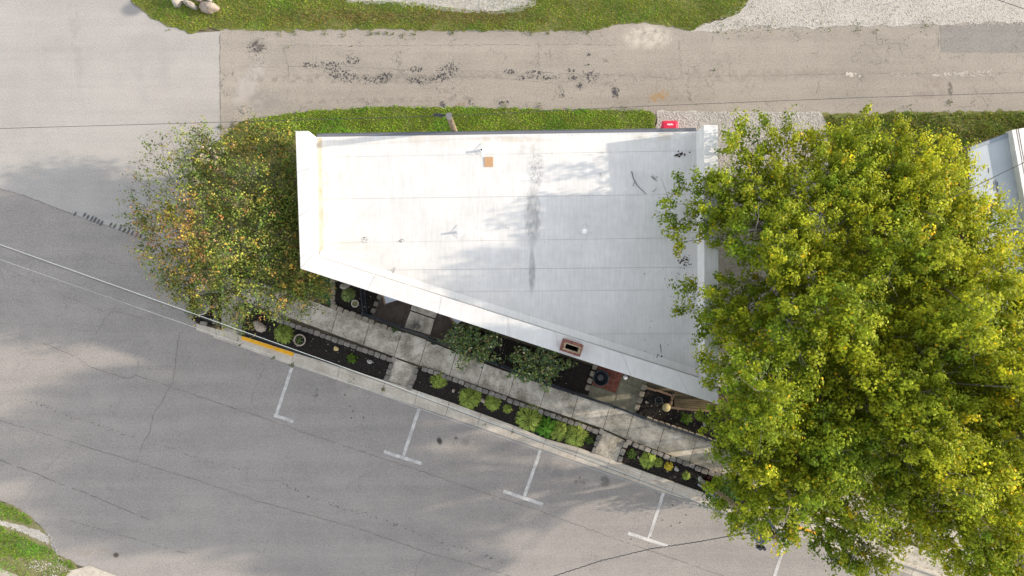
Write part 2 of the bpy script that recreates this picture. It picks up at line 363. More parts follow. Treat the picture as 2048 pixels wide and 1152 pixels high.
MAT['rockyel'] = surf('yellow_rock', (.36, .26, .10), (.56, .45, .24), ((6, 5, 1.0),), .9, (14, .4, .02))
MAT['bark'] = surf('grey_bark', (.11, .095, .08), (.25, .225, .195), ((4, 4, .8), (18, 4, .8, (3, 3, .5))), .95, (30, .5, .03))
MAT['twig'] = flat('grey_twig', (.24, .21, .18), .9)
MAT['pole'] = surf('weathered_pole', (.13, .10, .065), (.24, .19, .125), ((3, 4, .8), (20, 4, .8, (4, 4, .3))), .9, (30, .3, .02))
MAT['polecap'] = flat('pole_hardware', (.18, .17, .17), .5, .5, .4)
MAT['black'] = flat('black_metal', (.014, .017, .022), .45, .5, 0)
MAT['fence'] = flat('blue_black_fence_paint', (.026, .036, .052), .4, .5, 0)
MAT['wire'] = flat('dark_wire', (.035, .037, .04), .6)
MAT['wirelight'] = flat('bare_aluminium_wire', (.34, .37, .37), .5, .4, .2)
MAT['red'] = flat('red_bin_plastic', (.52, .008, .045), .42, .45, 0, .08)
MAT['white'] = flat('white_lettering', (.82, .78, .78), .5)
MAT['pvc'] = flat('white_pvc', (.74, .74, .73), .5)
MAT['wood'] = surf('pale_timber', (.14, .09, .055), (.25, .165, .105), ((3, 4, .8), (22, 4, .8, (1, 5, 1))), .8, (30, .2, .01), rnd=.15)
MAT['oldwood'] = surf('old_deck_wood', (.05, .038, .02), (.115, .09, .048), ((2, 4, .9), (12, 4, .9, (1, 6, 1))), .9, (30, .3, .02), rnd=.25)
MAT['mat'] = surf('brown_porch_mat', (.045, .034, .028), (.095, .076, .064), ((4, 4, .8), (18, 4, .9, (6, 1, 1))), .95, (40, .4, .02))
MAT['glasstop'] = flat('pale_table_top', (.40, .43, .50), .25, .5)
MAT['slate'] = flat('slate_grey_slab', (.085, .10, .125), .5, .4)
MAT['tan'] = flat('tan_board', (.40, .245, .135), .85, .2, 0, .08)
MAT['terra'] = surf('stone_pot', (.20, .16, .13), (.34, .29, .24), ((6, 4, .9), (30, 3, .6)), .9)
MAT['potpale'] = surf('pale_pot', (.36, .33, .29), (.52, .49, .45), ((6, 4, .9), (30, 3, .6)), .85)
MAT['disc'] = surf('straw_coloured_top', (.22, .185, .085), (.34, .29, .15), ((9, 4, 1.0),), .9)
MAT['firepit'] = flat('dark_iron', (.020, .026, .034), .4, .5, .3)
MAT['ash'] = flat('ash', (.09, .09, .095), .95)
MAT['bluewhite'] = flat('pale_blue_steel', (.16, .19, .24), .4, .5, .2)
MAT['rooffar'] = surf('pale_blue_roof_sheet', (.30, .335, .37), (.40, .435, .475), ((1, 4, .8), (8, 4, .6, (6, .4, 1))), .7, None)
MAT['rooftrim'] = flat('blue_grey_trim', (.20, .235, .275), .6)
MAT['turf'] = flat('green_turf', (.035, .085, .035), .95, .1, 0, .3, 20)
MAT['leaf'] = leafmat('maple_leaf', .44)
MAT['leafdull'] = leafmat('dull_leaf', .30, .65)
MAT['grass'] = leafmat('grass_blade', .25, .7)
MAT['litter'] = flat('dead_leaf_litter', (.035, .028, .022), .95, .1, 0, .5, 40)
MAT['purple'] = flat('dark_bronze_leaf', (.05, .02, .022), .6)

# ------------------------------------------------------------------ foliage generators
RH = [[0, 1, 2], [0, 2, 3]]
def leaf_mesh(name, P, size, cols, mat, parent=None, up=.6, width=.36, kind='stuff', dirs=None, nrm=None):
    P = np.asarray(P, float); N = len(P); size = np.broadcast_to(np.asarray(size, float), (N,))
    n = rng.normal(size=(N, 3)) * (1.0 if nrm is None else .55); n[:, 2] += up * (2 if nrm is None else 1)
    if nrm is not None: n = n + nrm
    n = n; n /= np.linalg.norm(n, axis=1)[:, None]
    d = rng.normal(size=(N, 3)) if dirs is None else dirs + rng.normal(size=(N, 3)) * .5
    t = d - (d * n).sum(1)[:, None] * n; t /= (np.linalg.norm(t, axis=1)[:, None] + 1e-9); b = np.cross(n, t); s = size[:, None]
    V = np.empty((N, 4, 3)); V[:, 0] = P - t * s * .5; V[:, 2] = P + t * s * .5
    V[:, 1] = P + b * s * width + n * s * .13; V[:, 3] = P - b * s * width + n * s * .13
    return bulk(name, V.reshape(-1, 3), 4, mat, parent, cols, RH, kind)
def pal(base, N, j=.18):
    """N colours jittered round the rows of base (list of (weight, rgb))"""
    w = np.array([b[0] for b in base], float); c = np.array([b[1] for b in base], float)
    k = rng.choice(len(base), N, p=w / w.sum())
    return np.clip(c[k] * (1 + rng.normal(size=(N, 1)) * j) * (1 + rng.normal(size=(N, 3)) * j * .3), .003, 1)
GREEN = [(3, (.065, .105, .016)), (2, (.095, .13, .018)), (1, (.15, .15, .02))]
def grass(name, poly, n_m2, mat=MAT['grass'], palette=None, lng=(.04, .09), parent=None, ragged=.12, brown=None, label=None, z=.02):
    if poly is not gnb: big = shrink(poly, -.09)
    else: big = poly
    n = int(area(big) * n_m2); P = scatter(big, n)
    d = dist_poly(P, poly) * np.where(inpoly(P, poly), 1, -1); wob = .05 * np.sin(P[:, 0] * 7 + 2 * np.sin(P[:, 0] * 2.3)) + .04 * np.sin(P[:, 0] * 17 + P[:, 1] * 11)
    keep = rng.random(n) < np.clip((d + wob + .03) / ragged, 0, 1) ** .7; P = P[keep]; n = len(P)
    palette = palette or [(3, (.075, .12, .014)), (2, (.11, .15, .02)), (1, (.16, .15, .035)), (.5, (.20, .15, .06))]
    c = pal(palette, n)
    cl = np.sin(P[:, 0] * 1.9 + 3 * np.sin(P[:, 1] * 1.3)) * np.sin(P[:, 1] * 2.7 + 2 * np.sin(P[:, 0] * .8))
    c *= (1 + .22 * cl)[:, None]
    if brown is not None:
        m = brown(P); k = rng.random(n) < m; c[k] = pal([(2, (.22, .15, .05)), (1, (.28, .2, .08)), (1, (.16, .125, .04))], k.sum())
    pt_ = np.sin(P[:, 0] * 1.1 + 2.1 * np.sin(P[:, 1] * 1.7)) + np.sin(P[:, 1] * 3.1 + 1.7 * np.sin(P[:, 0] * 2.3)) + rng.normal(size=n) * .35
    kp = ~((pt_ > 1.45) & (rng.random(n) < .6)); P = P[kp]; c = c[kp]; n = len(P); c[pt_[kp] < -1.0] *= np.array([.8, 1.05, .9])
    L = rng.uniform(*lng, n); a = rng.uniform(0, 2 * math.pi, n); w = L * .20
    tx, ty = np.cos(a), np.sin(a); lean = rng.uniform(.25, 1.0, n) * L
    V = np.empty((n, 3, 3)); V[:, 0] = np.c_[P[:, 0] - ty * w, P[:, 1] + tx * w, np.full(n, z)]; V[:, 1] = np.c_[P[:, 0] + ty * w, P[:, 1] - tx * w, np.full(n, z)]
    V[:, 2] = np.c_[P[:, 0] + tx * lean, P[:, 1] + ty * lean, z + L * .8]
    o = bulk(name, V.reshape(-1, 3), 3, mat, parent, c, [[0, 1, 2]])
    return o
OCT = np.array([(1, 0, 0), (0, 1, 0), (-1, 0, 0), (0, -1, 0), (0, 0, 1), (0, 0, -1)], float)
OCTF = [[0, 1, 4], [1, 2, 4], [2, 3, 4], [3, 0, 4]]
def pebbles(name, poly, n_m2, mat, size=(.02, .05), z=.02, parent=None, keepf=None, n=None):
    n = n or int(area(poly) * n_m2); P = scatter(poly, n)
    if keepf is not None: P = P[rng.random(n) < keepf(P)]; n = len(P)
    s = rng.uniform(*size, n); a = rng.uniform(0, 6.28, n); ca, sa = np.cos(a), np.sin(a)
    O = OCT[None] * (s[:, None] * rng.uniform(.6, 1.3, (n, 3)))[:, None, :].reshape(n, 1, 3) * np.array([1, 1, .6])
    V = np.empty((n, 6, 3)); V[..., 0] = O[..., 0] * ca[:, None] - O[..., 1] * sa[:, None] + P[:, :1]; V[..., 1] = O[..., 0] * sa[:, None] + O[..., 1] * ca[:, None] + P[:, 1:]; V[..., 2] = O[..., 2] + z
    return bulk(name, V.reshape(-1, 3), 6, mat, parent, None, OCTF)
def chips(name, poly, n_m2, mat, z, parent=None):
    n = int(area(poly) * n_m2); P = scatter(poly, n); L = rng.uniform(.02, .06, n); w = rng.uniform(.008, .02, n); a = rng.uniform(0, 6.28, n)
    ca, sa = np.cos(a), np.sin(a); V = np.empty((n, 4, 3))
    for k, (i, j) in enumerate(((-1, -1), (1, -1), (1, 1), (-1, 1))):
        V[:, k] = np.c_[P[:, 0] + i * L * ca - j * w * sa, P[:, 1] + i * L * sa + j * w * ca, z + rng.uniform(.004, .03, n)]
    return bulk(name, V.reshape(-1, 3), 4, mat, parent, None, [[0, 1, 2, 3]])
def blobs(name, items, z, mat, parent=None, n=11, jit=.3):
    v, f = [], []
    for (x, y, rx, ry, rot) in items:
        b = len(v)
        for k in range(n):
            a = 2 * math.pi * k / n; q = 1 + random.uniform(-jit, jit); X, Y = rx * q * math.cos(a), ry * q * math.sin(a)
            v.append((x + X * math.cos(rot) - Y * math.sin(rot), y + X * math.sin(rot) + Y * math.cos(rot), z + .00002 * len(f)))
        f.append(list(range(b, b + n)))
    o = part(name, v, f, mat, parent); o['kind'] = 'stuff'; return o
def ribbon(name, ptspx, w, z, mat, parent=None, wob=.016, step=.16, broken=0.0):
    pts = [np.array(G(*p)) for p in ptspx]; L = []
    for a, b in zip(pts[:-1], pts[1:]):
        m = max(1, int(np.linalg.norm(b - a) / step))
        for k in range(m): L.append(a + (b - a) * k / m)
    L.append(pts[-1]); L = [p + np.array([random.gauss(0, wob), random.gauss(0, wob)]) * (0 if i in (0, len(L) - 1) else 1) for i, p in enumerate(L)]
    v, f = [], []
    for i, p in enumerate(L):
        d = L[min(i + 1, len(L) - 1)] - L[max(0, i - 1)]; d /= np.linalg.norm(d) + 1e-9; nn = np.array([-d[1], d[0]]); ww = w * random.uniform(.25, .95) / 2
        v += [(*(p + nn * ww), z), (*(p - nn * ww), z)]
    for i in range(len(L) - 1):
        if random.random() >= broken: f.append([2 * i, 2 * i + 1, 2 * i + 3, 2 * i + 2])
    return part(name, v, f, mat, parent)

# ------------------------------------------------------------------ the ground, streets, pavements
gs = 400
sheet('ground', [(-gs, -gs), (gs, -gs), (gs, gs), (-gs, gs)], -.03, MAT['ground'])
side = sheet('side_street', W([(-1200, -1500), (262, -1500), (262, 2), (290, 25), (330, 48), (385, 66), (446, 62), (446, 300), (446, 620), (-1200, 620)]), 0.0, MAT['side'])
alley = sheet('alley', W([(440, 40), (640, 50), (1090, 48), (1250, 40), (1400, 48), (1500, 44), (2100, 40), (3300, 20), (3300, 262), (2100, 250), (1440, 240), (900, 232), (560, 250), (490, 262), (440, 300)]), .004, MAT['alley'])
EDGE = [(392, 664), (433, 677), (476, 692), (560, 722), (768, 791), (894, 832), (987, 864), (1082, 898), (1200, 938), (1326, 984), (1444, 1020), (1700, 1108), (2100, 1245), (3300, 1660)]
street = sheet('main_street', W([(-1200, -42), (0, 378), (50, 392), (120, 419), (180, 441), (240, 461), (300, 482), (392, 515)] + [(x, y - 6) for x, y in EDGE] + [(3300, 2600), (2000, 2000), (900, 1420), (250, 1160), (150, 1128), (100, 1100), (80, 1050), (20, 1008), (-1200, 590)]), .006, MAT['main'])

for nm, pts, w, br in (
    ('seam', [(-20, 835), (75, 863), (269, 923), (400, 962), (509, 1000), (712, 1056), (850, 1103), (1009, 1148), (1080, 1175)], .035, .03),
    ('seam', [(87, 687), (156, 715), (181, 734), (231, 751), (259, 757), (272, 751), (331, 770), (437, 806), (500, 827), (640, 876), (766, 917), (847, 944), (960, 983), (1072, 1019), (1222, 1075), (1316, 1106), (1447, 1152)], .035, .05),
    ('seam', [(-10, 916), (53, 940), (100, 959), (200, 998), (233, 1012), (300, 1040)], .05, .15),
    ('seam', [(120, 1036), (160, 1047), (230, 1067), (305, 1088), (380, 1110)], .03, .2),
    ('crack', [(231, 614), (209, 640), (187, 676), (175, 692)], .03, .1), ('crack', [(359, 665), (352, 720), (347, 762), (319, 812), (306, 827), (300, 865), (287, 884), (273, 924)], .032, .05),
    ('crack', [(537, 721), (520, 755), (506, 787), (501, 824)], .028, .1), ('crack', [(144, 888), (110, 920), (84, 949), (53, 996)], .022, .2), ('crack', [(553, 1050), (537, 1075), (525, 1109)], .022, .2),
    ('crack', [(740, 944), (706, 962), (687, 984)], .022, .25), ('crack', [(853, 1106), (834, 1131), (830, 1155)], .025, .1), ('crack', [(272, 751), (280, 715), (310, 690)], .022, .3), ('crack', [(0, 540), (8, 560), (60, 545), (65, 520)], .022, .3),
    ('crack', [(0, 530), (60, 560), (110, 585), (160, 604), (205, 622), (245, 625), (300, 640)], .022, .3), ('crack', [(1000, 940), (995, 965), (985, 985)], .02, .3), ('crack', [(165, 505), (250, 535), (300, 550), (330, 560)], .02, .35)):
    ribbon(nm, pts, w, .011, MAT['crack'], street, broken=br)
it = []
for a, b in zip([(50, 799), (156, 837), (287, 880), (406, 918), (562, 965), (619, 994), (744, 1033), (869, 1078)], [(156, 837), (287, 880), (406, 918), (562, 965), (619, 994), (744, 1033), (869, 1078), (1009, 1125)]):
    for k in range(26):
        t = random.random(); x, y = G(a[0] + (b[0] - a[0]) * t + random.gauss(0, 2), a[1] + (b[1] - a[1]) * t + random.gauss(0, 2.2)); r = random.uniform(.008, .028); it.append((x, y, r * 1.5, r * .8, ST))
blobs('tar_dots', it, .011, MAT['tar'], street, 7)
it = []
for _ in range(150):
    px = random.uniform(0, 1500); py = random.uniform(700, 1150) if px < 500 else random.uniform(700 + (px - 400) * .33, 1150)
    if py < 1150: r = random.uniform(.008, .022); it.append((*G(px, py), r, r * .8, random.random() * 3))
for px, py in ((1160, 955), (1168, 966), (1152, 962), (1345, 1010), (1360, 1045), (1342, 1052), (1372, 1030), (1325, 1040), (1300, 1075), (1262, 1078), (700, 812), (706, 822), (703, 836), (727, 835), (690, 790)): it.append((*G(px, py), .05, .03, random.random() * 3))
blobs('oil_specks', it, .0115, MAT['tar'], street, 8)
ribbon('seam', [(-40, 364), (0, 378), (50, 392), (120, 419), (180, 441), (240, 461), (300, 482)], .03, .0105, MAT['crack'], street)
it = []
for i, (px, py) in enumerate([(150, 428), (169, 430), (176, 434), (184, 437), (190, 440), (197, 443), (203, 447), (222, 449), (230, 452), (241, 456), (249, 460), (257, 463), (265, 466), (273, 470), (281, 473), (290, 477)]):
    it.append((*G(px, py), .13 if 6 < i < 8 or i == 0 else .15, .055, 1.0))
blobs('tyre_tread_marks', it, .0125, MAT['tyre'], street, 9, .22)
ribbon('joint', [(440, 66), (440, 150), (441, 230), (441, 275)], .032, .0085, MAT['crack'], alley, .012, .14, .3)
for pts in ([(470, 133), (560, 134), (640, 131), (800, 139), (1000, 144), (1200, 148), (1350, 158), (1460, 152), (1600, 150), (1760, 146), (1900, 148), (2060, 146)], [(564, 88), (570, 110), (577, 134)], [(577, 134), (578, 170), (574, 200)], [(560, 90), (700, 92), (900, 90), (1100, 89), (1240, 90)], [(907, 88), (907, 130)], [(1078, 90), (1080, 135)], [(1100, 90), (1101, 136)],
            [(1425, 72), (1428, 110), (1427, 145), (1420, 160)], [(1494, 158), (1498, 192)], [(1750, 62), (1757, 90), (1800, 85), (1806, 130)], [(1876, 70), (1878, 95), (1880, 125)], [(1830, 155), (1825, 185), (1835, 205)], [(1640, 160), (1632, 190)], [(1160, 160), (1110, 166), (1000, 156), (900, 152), (760, 158)], [(1358, 80), (1362, 150)]):
    ribbon('crack', pts, .022, .0085, MAT['crack'], alley, .025, .15, .25)
sheet('asphalt_patch', jag(W([(1879, 52), (2000, 48), (2150, 42), (2150, 104), (2000, 106), (1883, 105), (1881, 80)]), .2, .015), .0075, MAT['patch'], alley)
for cx, cy, rx, ry, rot, n in ((680, 148, 36, 13, .32, 150), (625, 129, 26, 6, -.1, 40), (668, 128, 22, 6, 0, 35), (707, 120, 14, 8, 0, 45), (765, 156, 20, 11, -.35, 90), (735, 160, 16, 9, 0, 30), (832, 139, 14, 6, 0, 36), (840, 160, 26, 9, 0, 75), (893, 145, 30, 14, -.5, 130), (1020, 143, 12, 5, 0, 30), (1070, 145, 18, 5, 0, 34), (1048, 156, 18, 4, 0, 26), (1090, 155, 26, 5, 0, 46), (1142, 141, 9, 4, 0, 18), (1145, 156, 9, 6, 0, 20), (1180, 153, 20, 14, 0, 50), (1005, 204, 13, 4, 0, 22), (942, 204, 6, 5, 0, 10), (1177, 109, 5, 2, 0, 6), (1124, 192, 6, 4, 0, 8), (885, 210, 7, 7, 0, 16), (515, 96, 20, 14, 0, 40), (1232, 186, 8, 10, 0, 30), (1160, 172, 9, 7, 0, 18)):
    it = []
    for _ in range(n):
        a = random.random() * 6.28; q = math.sqrt(random.random()) * 1.1; X, Y = rx * q * math.cos(a), ry * q * math.sin(a)
        r = random.uniform(.012, .06) * (1.25 - q * .7); it.append((*G(cx + X * math.cos(rot) - Y * math.sin(rot), cy + X * math.sin(rot) + Y * math.cos(rot)), r * 1.25, r * .75, random.random() * 3))
    blobs('tar_patch', it, .009 + random.random() * .001, MAT['tar'], alley, 8, .35)
it = [(*G(1295 + random.gauss(0, 21), 76 + random.gauss(0, 10)), random.uniform(.012, .045), random.uniform(.01, .035), random.random() * 3) for _ in range(120)]
blobs('lime_smear', it, .0092, MAT['limeseep'], alley, 8, .35)
it = []
for _ in range(150):
    t = random.random(); it.append((*G(1865 + 120 * t, 150 - 4 * t + random.gauss(0, 1) * (1.2 + 3 * t)), random.uniform(.02, .07), random.uniform(.008, .022), .1))
for _ in range(22): it.append((*G(1700 + random.gauss(0, 7), 149 + random.gauss(0, 2.5)), .06, .035, 0))
for _ in range(18): it.append((*G(1800 + random.gauss(0, 14), 150 + random.gauss(0, 4)), .03, .02, 0))
blobs('filler_patch', it, .0094, MAT['limeseep'], alley, 8, .3)
# painted parking marks
def stripe(a, b, w, parent):
    a, b = np.array(G(*a)), np.array(G(*b)); d = (b - a) / np.linalg.norm(b - a); n = np.array([-d[1], d[0]]) * w / 2
    return [(*(a + n), .0118), (*(a - n), .0118), (*(b - n), .0118), (*(b + n), .0118)]
for stem, foot in (((584, 735, 552, 831), (548, 830, 587, 843)), ((838, 818, 807, 911), (768, 903, 843, 927)), ((1081, 900, 1049, 992), (1007, 982, 1086, 1009)), ((1327, 985, 1297, 1078), (1256, 1066, 1335, 1092)), ((1573, 1078, 1543, 1170), (1500, 1160, 1580, 1186))):
    v = stripe(stem[:2], stem[2:], .16, None); part('parking_mark', v, [[0, 1, 2, 3]], MAT['paint'], street)
    v = [(x, y, z + .0006) for x, y, z in stripe(foot[:2], foot[2:], .165, None)]; part('parking_mark', v, [[0, 1, 2, 3]], MAT['paint'], street)

# gravel and lawns
gr_top = jag(W([(1500, -400), (1492, 12), (1455, 35), (1405, 46), (1380, 64), (1450, 62), (1500, 53), (1600, 54), (1750, 51), (1870, 49), (2100, 44), (3000, 30), (3000, -400)]), .3, .06)
gravel_n = sheet('gravel_yard', gr_top, .012, MAT['gravelbed'])
pebbles('gravel_stones', W([(1400, 62), (1495, 0), (2060, -10), (2060, 50), (1500, 56)]), 130, MAT['stonechip'], (.012, .035), .016, gravel_n)
gtc = jag(W([(690, -300), (690, 3), (750, 8), (840, 12), (880, 20), (930, 26), (990, 29), (1040, 24), (1072, 10), (1080, -300)]), .2, .06)
grass_n_poly = jag(W([(262, -300), (262, 3), (285, 22), (310, 40), (345, 55), (385, 68), (420, 55), (470, 60), (560, 63), (640, 60), (760, 58), (880, 62), (1000, 60), (1095, 63), (1200, 60), (1232, 50), (1290, 44), (1345, 53), (1380, 62), (1410, 45), (1450, 35), (1480, 25), (1497, 0), (1505, -300)]), .2, .05)
lawn_n = sheet('lawn_soil_north', grass_n_poly, .014, MAT['soil']); lawn_n.name = 'roadside_verge'
gravel_c = sheet('gravel_strip', gtc, .019, MAT['gravelbed'])
pebbles('gravel_stones', W([(690, -10), (700, 4), (840, 10), (900, 20), (990, 26), (1040, 20), (1070, -10)]), 240, MAT['stonechip'], (.015, .04), .024, gravel_c)
gnb = [G(x, y) for x, y in ((262, -60), (262, 3), (285, 20), (310, 38), (345, 53), (385, 67), (420, 55), (470, 59), (640, 60), (760, 58), (880, 62), (1095, 63), (1200, 60), (1232, 50), (1290, 44), (1345, 53), (1380, 62), (1450, 35), (1480, 25), (1497, 0), (1500, -60))]
def brown_n(P):
    px = P[:, 0] * 40 + 1024; py = 576 - P[:, 1] * 40
    m = np.exp(-((py - 34) / 14) ** 2) * np.clip((px - 480) / 150, 0, 1) * np.clip((1120 - px) / 80, 0, 1) * .8
    return m + .25 * np.exp(-(((px - 420) / 80) ** 2 + ((py - 35) / 14) ** 2))
P_ = [(3, (.14, .235, .016)), (2, (.22, .28, .026)), (1.2, (.31, .29, .05)), (.6, (.32, .24, .08))]
def split_grass():
    o = grass('grass', gnb, 900, brown=brown_n, palette=P_)
    # keep the limestone strip mostly free of blades
    return o
# blades, thinned over the limestone strip
_gc = W([(700, -300), (700, 1), (840, 6), (890, 15), (990, 23), (1055, 10), (1070, -300)])
_old_scatter = scatter
def scatter_thin(poly, n):
    P = _old_scatter(poly, n); k = inpoly(P, _gc) & (rng.random(len(P)) < .88); return P[~k] if poly is gnb else P
scatter = scatter_thin
n_ = int(area(gnb) * 900); _P = scatter_thin(gnb, n_)
scatter = lambda poly, n: (_P if poly is gnb else _old_scatter(poly, n))
_area = area
area = lambda poly: (len(_P) / 900.0 + 1e-6) if poly is gnb else _area(poly)
verge_grass = split_grass(); verge_grass.parent = lawn_n
scatter = _old_scatter; area = _area

lawn_poly = jag(W([(478, 245), (500, 238), (560, 230), (620, 222), (700, 218), (780, 213), (860, 216), (930, 215), (1000, 217), (1090, 220), (1200, 220), (1300, 222), (1312, 232), (1308, 300), (1308, 330), (690, 330), (665, 560), (620, 590), (440, 585), (385, 560), (376, 420), (376, 330), (390, 298), (430, 288), (455, 268)]), .2, .04)
lawn = sheet('building_lawn', lawn_poly, .014, MAT['soil'])
g1 = W([(500, 240), (560, 230), (620, 222), (700, 218), (780, 212), (860, 215), (930, 214), (1000, 216), (1090, 219), (1200, 219), (1300, 221), (1310, 232), (1306, 300), (640, 310), (600, 300), (540, 262)])
o = grass('grass', g1, 1000, palette=[(3, (.17, .30, .024)), (2, (.25, .36, .034)), (.7, (.35, .34, .07))], lng=(.045, .10), ragged=.08, parent=lawn)
g2 = W([(470, 248), (500, 240), (600, 262), (690, 300), (670, 550), (620, 588), (450, 585), (390, 560), (378, 420), (380, 335), (420, 300)])
o = grass('grass', g2, 330, palette=[(3, (.075, .10, .022)), (2, (.16, .125, .045)), (1.5, (.20, .15, .06)), (2, (.10, .08, .045)), (.5, (.28, .15, .05))], lng=(.05, .11), parent=lawn)
# weeds on the alley edge
def weeds(name, spots, parent, palette=None):
    P = []; 
    for px, py, r, n in spots:
        q = rng.normal(size=(n, 2)) * r * .5; P.append(np.c_[q[:, 0] / 40 + G(px, py)[0], q[:, 1] / 40 + G(px, py)[1]])
    P = np.vstack(P); N = len(P); z = rng.uniform(.015, .07, N)
    return leaf_mesh(name, np.c_[P, z], rng.uniform(.04, .09, N), pal(palette or [(3, (.08, .12, .02)), (2, (.13, .14, .03)), (1, (.18, .14, .05))], N), MAT['grass'], parent)
weeds('weeds', [(743, 68, 6, 22), (757, 66, 4, 16), (774, 66, 4, 16), (786, 68, 3, 8), (805, 71, 6, 18), (828, 69, 5, 16), (650, 68, 6, 14), (690, 69, 9, 12), (590, 65, 6, 18), (905, 64, 6, 26), (968, 62, 5, 16), (1060, 64, 9, 30), (1097, 68, 3, 12), (1175, 64, 4, 20), (562, 68, 5, 12), (340, 60, 4, 8), (1480, 54, 20, 30), (1545, 54, 20, 34), (1640, 52, 30, 40), (1715, 54, 12, 20), (1850, 52, 14, 30), (1440, 58, 20, 30), (1753, 62, 7, 14), (486, 222, 9, 14), (442, 255, 4, 26), (468, 248, 8, 26), (1080, 214, 10, 26), (1245, 218, 14, 30), (1010, 214, 8, 24), (1900, 205, 6, 20), (1820, 222, 20, 34), (1600, 20, 80, 40), (1500, 12, 30, 40), (1780, 20, 60, 40), (1428, 140, 3, 8), (577, 95, 2, 6), (704, 92, 2, 5), (1177, 130, 2, 8)], alley)
gr_e_poly = jag(W([(1313, 222), (1440, 224), (1560, 224), (1640, 223), (1652, 245), (1665, 420), (1640, 620), (1560, 760), (1460, 790), (1330, 700), (1330, 300), (1313, 300)]), .25, .04)
gravel_e = sheet('gravel_side_yard', gr_e_poly, .017, MAT['gravelbed'])
pebbles('gravel_stones', W([(1313, 224), (1640, 225), (1660, 420), (1640, 600), (1560, 740), (1440, 760), (1380, 700), (1340, 300), (1314, 290)]), 260, MAT['stonechip'], (.018, .045), .022, gravel_e)
ve = jag(W([(1642, 226), (1760, 228), (1790, 222), (1870, 224), (1950, 223), (2100, 222), (3000, 222), (3000, 1250), (2100, 1010), (1720, 980), (1560, 900), (1560, 760), (1640, 620), (1665, 420)]), .25, .05)
verge_e = sheet('rough_verge', ve, .0145, MAT['soil'])
grass('grass', W([(1652, 230), (1700, 232), (1760, 230), (1790, 224), (1870, 226), (2070, 223), (2070, 330), (1930, 360), (1800, 400), (1670, 400)]), 420, lng=(.07, .16), palette=[(3, (.135, .20, .026)), (2, (.20, .24, .032)), (1.4, (.28, .24, .06)), (.8, (.2, .15, .07))], parent=verge_e)
grass('grass', W([(1670, 400), (1930, 360), (2070, 380), (2070, 1000), (1720, 960), (1580, 880), (1650, 620)]), 110, lng=(.08, .18), palette=[(3, (.05, .075, .015)), (1, (.10, .08, .03))], parent=verge_e)
# south-west corner plot
swp = jag(W([(-600, 780), (-10, 1000), (20, 1008), (45, 1022), (62, 1032), (72, 1046), (82, 1052), (95, 1072), (105, 1098), (120, 1113), (146, 1122), (155, 1135), (120, 1160), (-600, 1260)]), .15, .03)
lawn_s = sheet('corner_lawn', swp, .014, MAT['drysoil'])
gsp = jag(W([(-60, 1020), (0, 1040), (25, 1046), (50, 1052), (78, 1060), (95, 1074), (99, 1086), (84, 1082), (60, 1072), (30, 1056), (0, 1050), (-60, 1040)]), .12, .03)
gravel_s = sheet('gravel_track', gsp, .019, MAT['gravelbed']); pebbles('gravel_stones', W([(-20, 1036), (0, 1040), (50, 1053), (80, 1060), (97, 1078), (100, 1090), (60, 1070), (0, 1049)]), 420, MAT['stonechip'], (.015, .04), .024, gravel_s)
pebbles('gravel_stones', W([(90, 1060), (105, 1075), (120, 1110), (140, 1140), (100, 1160), (50, 1130), (60, 1120), (112, 1118)]), 160, MAT['stonechip'], (.015, .04), .02, gravel_s)
SP = [(3, (.13, .27, .018)), (2, (.19, .32, .026)), (.6, (.28, .30, .05))]
grass('grass', W([(-20, 1002), (20, 1009), (60, 1033), (70, 1046), (50, 1047), (-20, 1032)]), 1100, palette=SP, ragged=.06, parent=lawn_s)
grass('grass', W([(-20, 1052), (0, 1053), (40, 1068), (80, 1088), (104, 1100), (118, 1116), (148, 1126), (152, 1138), (130, 1132), (100, 1122), (60, 1118), (-20, 1110)]), 1100, palette=SP, ragged=.08, parent=lawn_s)
grass('grass', W([(-20, 1112), (60, 1120), (110, 1130), (150, 1140), (120, 1160), (40, 1160), (-20, 1130)]), 420, palette=SP + [(2, (.2, .16, .07))], ragged=.1, parent=lawn_s)
sheet('driveway_apron', W([(140, 1141), (180, 1131), (236, 1152), (420, 1215), (300, 1300), (100, 1200)]), .021, MAT['curb'])
sheet('driveway_apron', W([(-40, 1124), (0, 1136), (42, 1153), (90, 1180), (-40, 1180)]), .0225, MAT['curb'])

# ------------------------------------------------------------------ pavement, kerb, beds
SX = [440, 560, 680, 788, 840, 1120, 1206, 1251, 1450, 1700, 2100]; SY = [586, 627.5, 673, 713, 731, 828, 857, 877, 950, 1040, 1184]
NX = [440, 590, 610, 680, 733, 808, 853, 990, 1141, 1225, 1290, 1400, 1700, 2100]; NY = [536, 588, 595, 623, 643, 664, 680, 735, 787, 811, 840, 880, 986, 1128]
Sf = lambda x: float(np.interp(x, SX, SY)); Nf = lambda x: float(np.interp(x, NX, NY))
def joint_n(xs):
    x = xs
    for _ in range(20): x = xs + .30 * (Sf(xs) - Nf(x))
    return (x, Nf(x))
JX = [476, 537, 601, 663, 727, 789, 839, 899, 955, 1017, 1080, 1143, 1206, 1251, 1314, 1378, 1441, 1504, 1567, 1630, 1700, 1770, 1840, 1910, 1980]
walk = sheet('sidewalk', W([(x, Sf(x)) for x in [476, 560, 680, 788, 840, 1120, 1206, 1251, 1450, 1700, 1980]] + [(x, Nf(x)) for x in [2000, 1700, 1400, 1290, 1225, 1141, 990, 853, 808, 733, 680, 610, 590, 490]]), .062, MAT['joint'], bottom=-.02)
def slab(polypx, z=.10, mat=None, parent=walk, gap=.012):
    return prism('slab', shrink(W(polypx), gap), .04, z + random.uniform(-.003, .003), mat or MAT['conc'], parent)
for a, b in zip(JX[:-1], JX[1:]):
    na, nb = joint_n(a), joint_n(b)
    slab([(a, Sf(a)), na, nb, (b, Sf(b))])
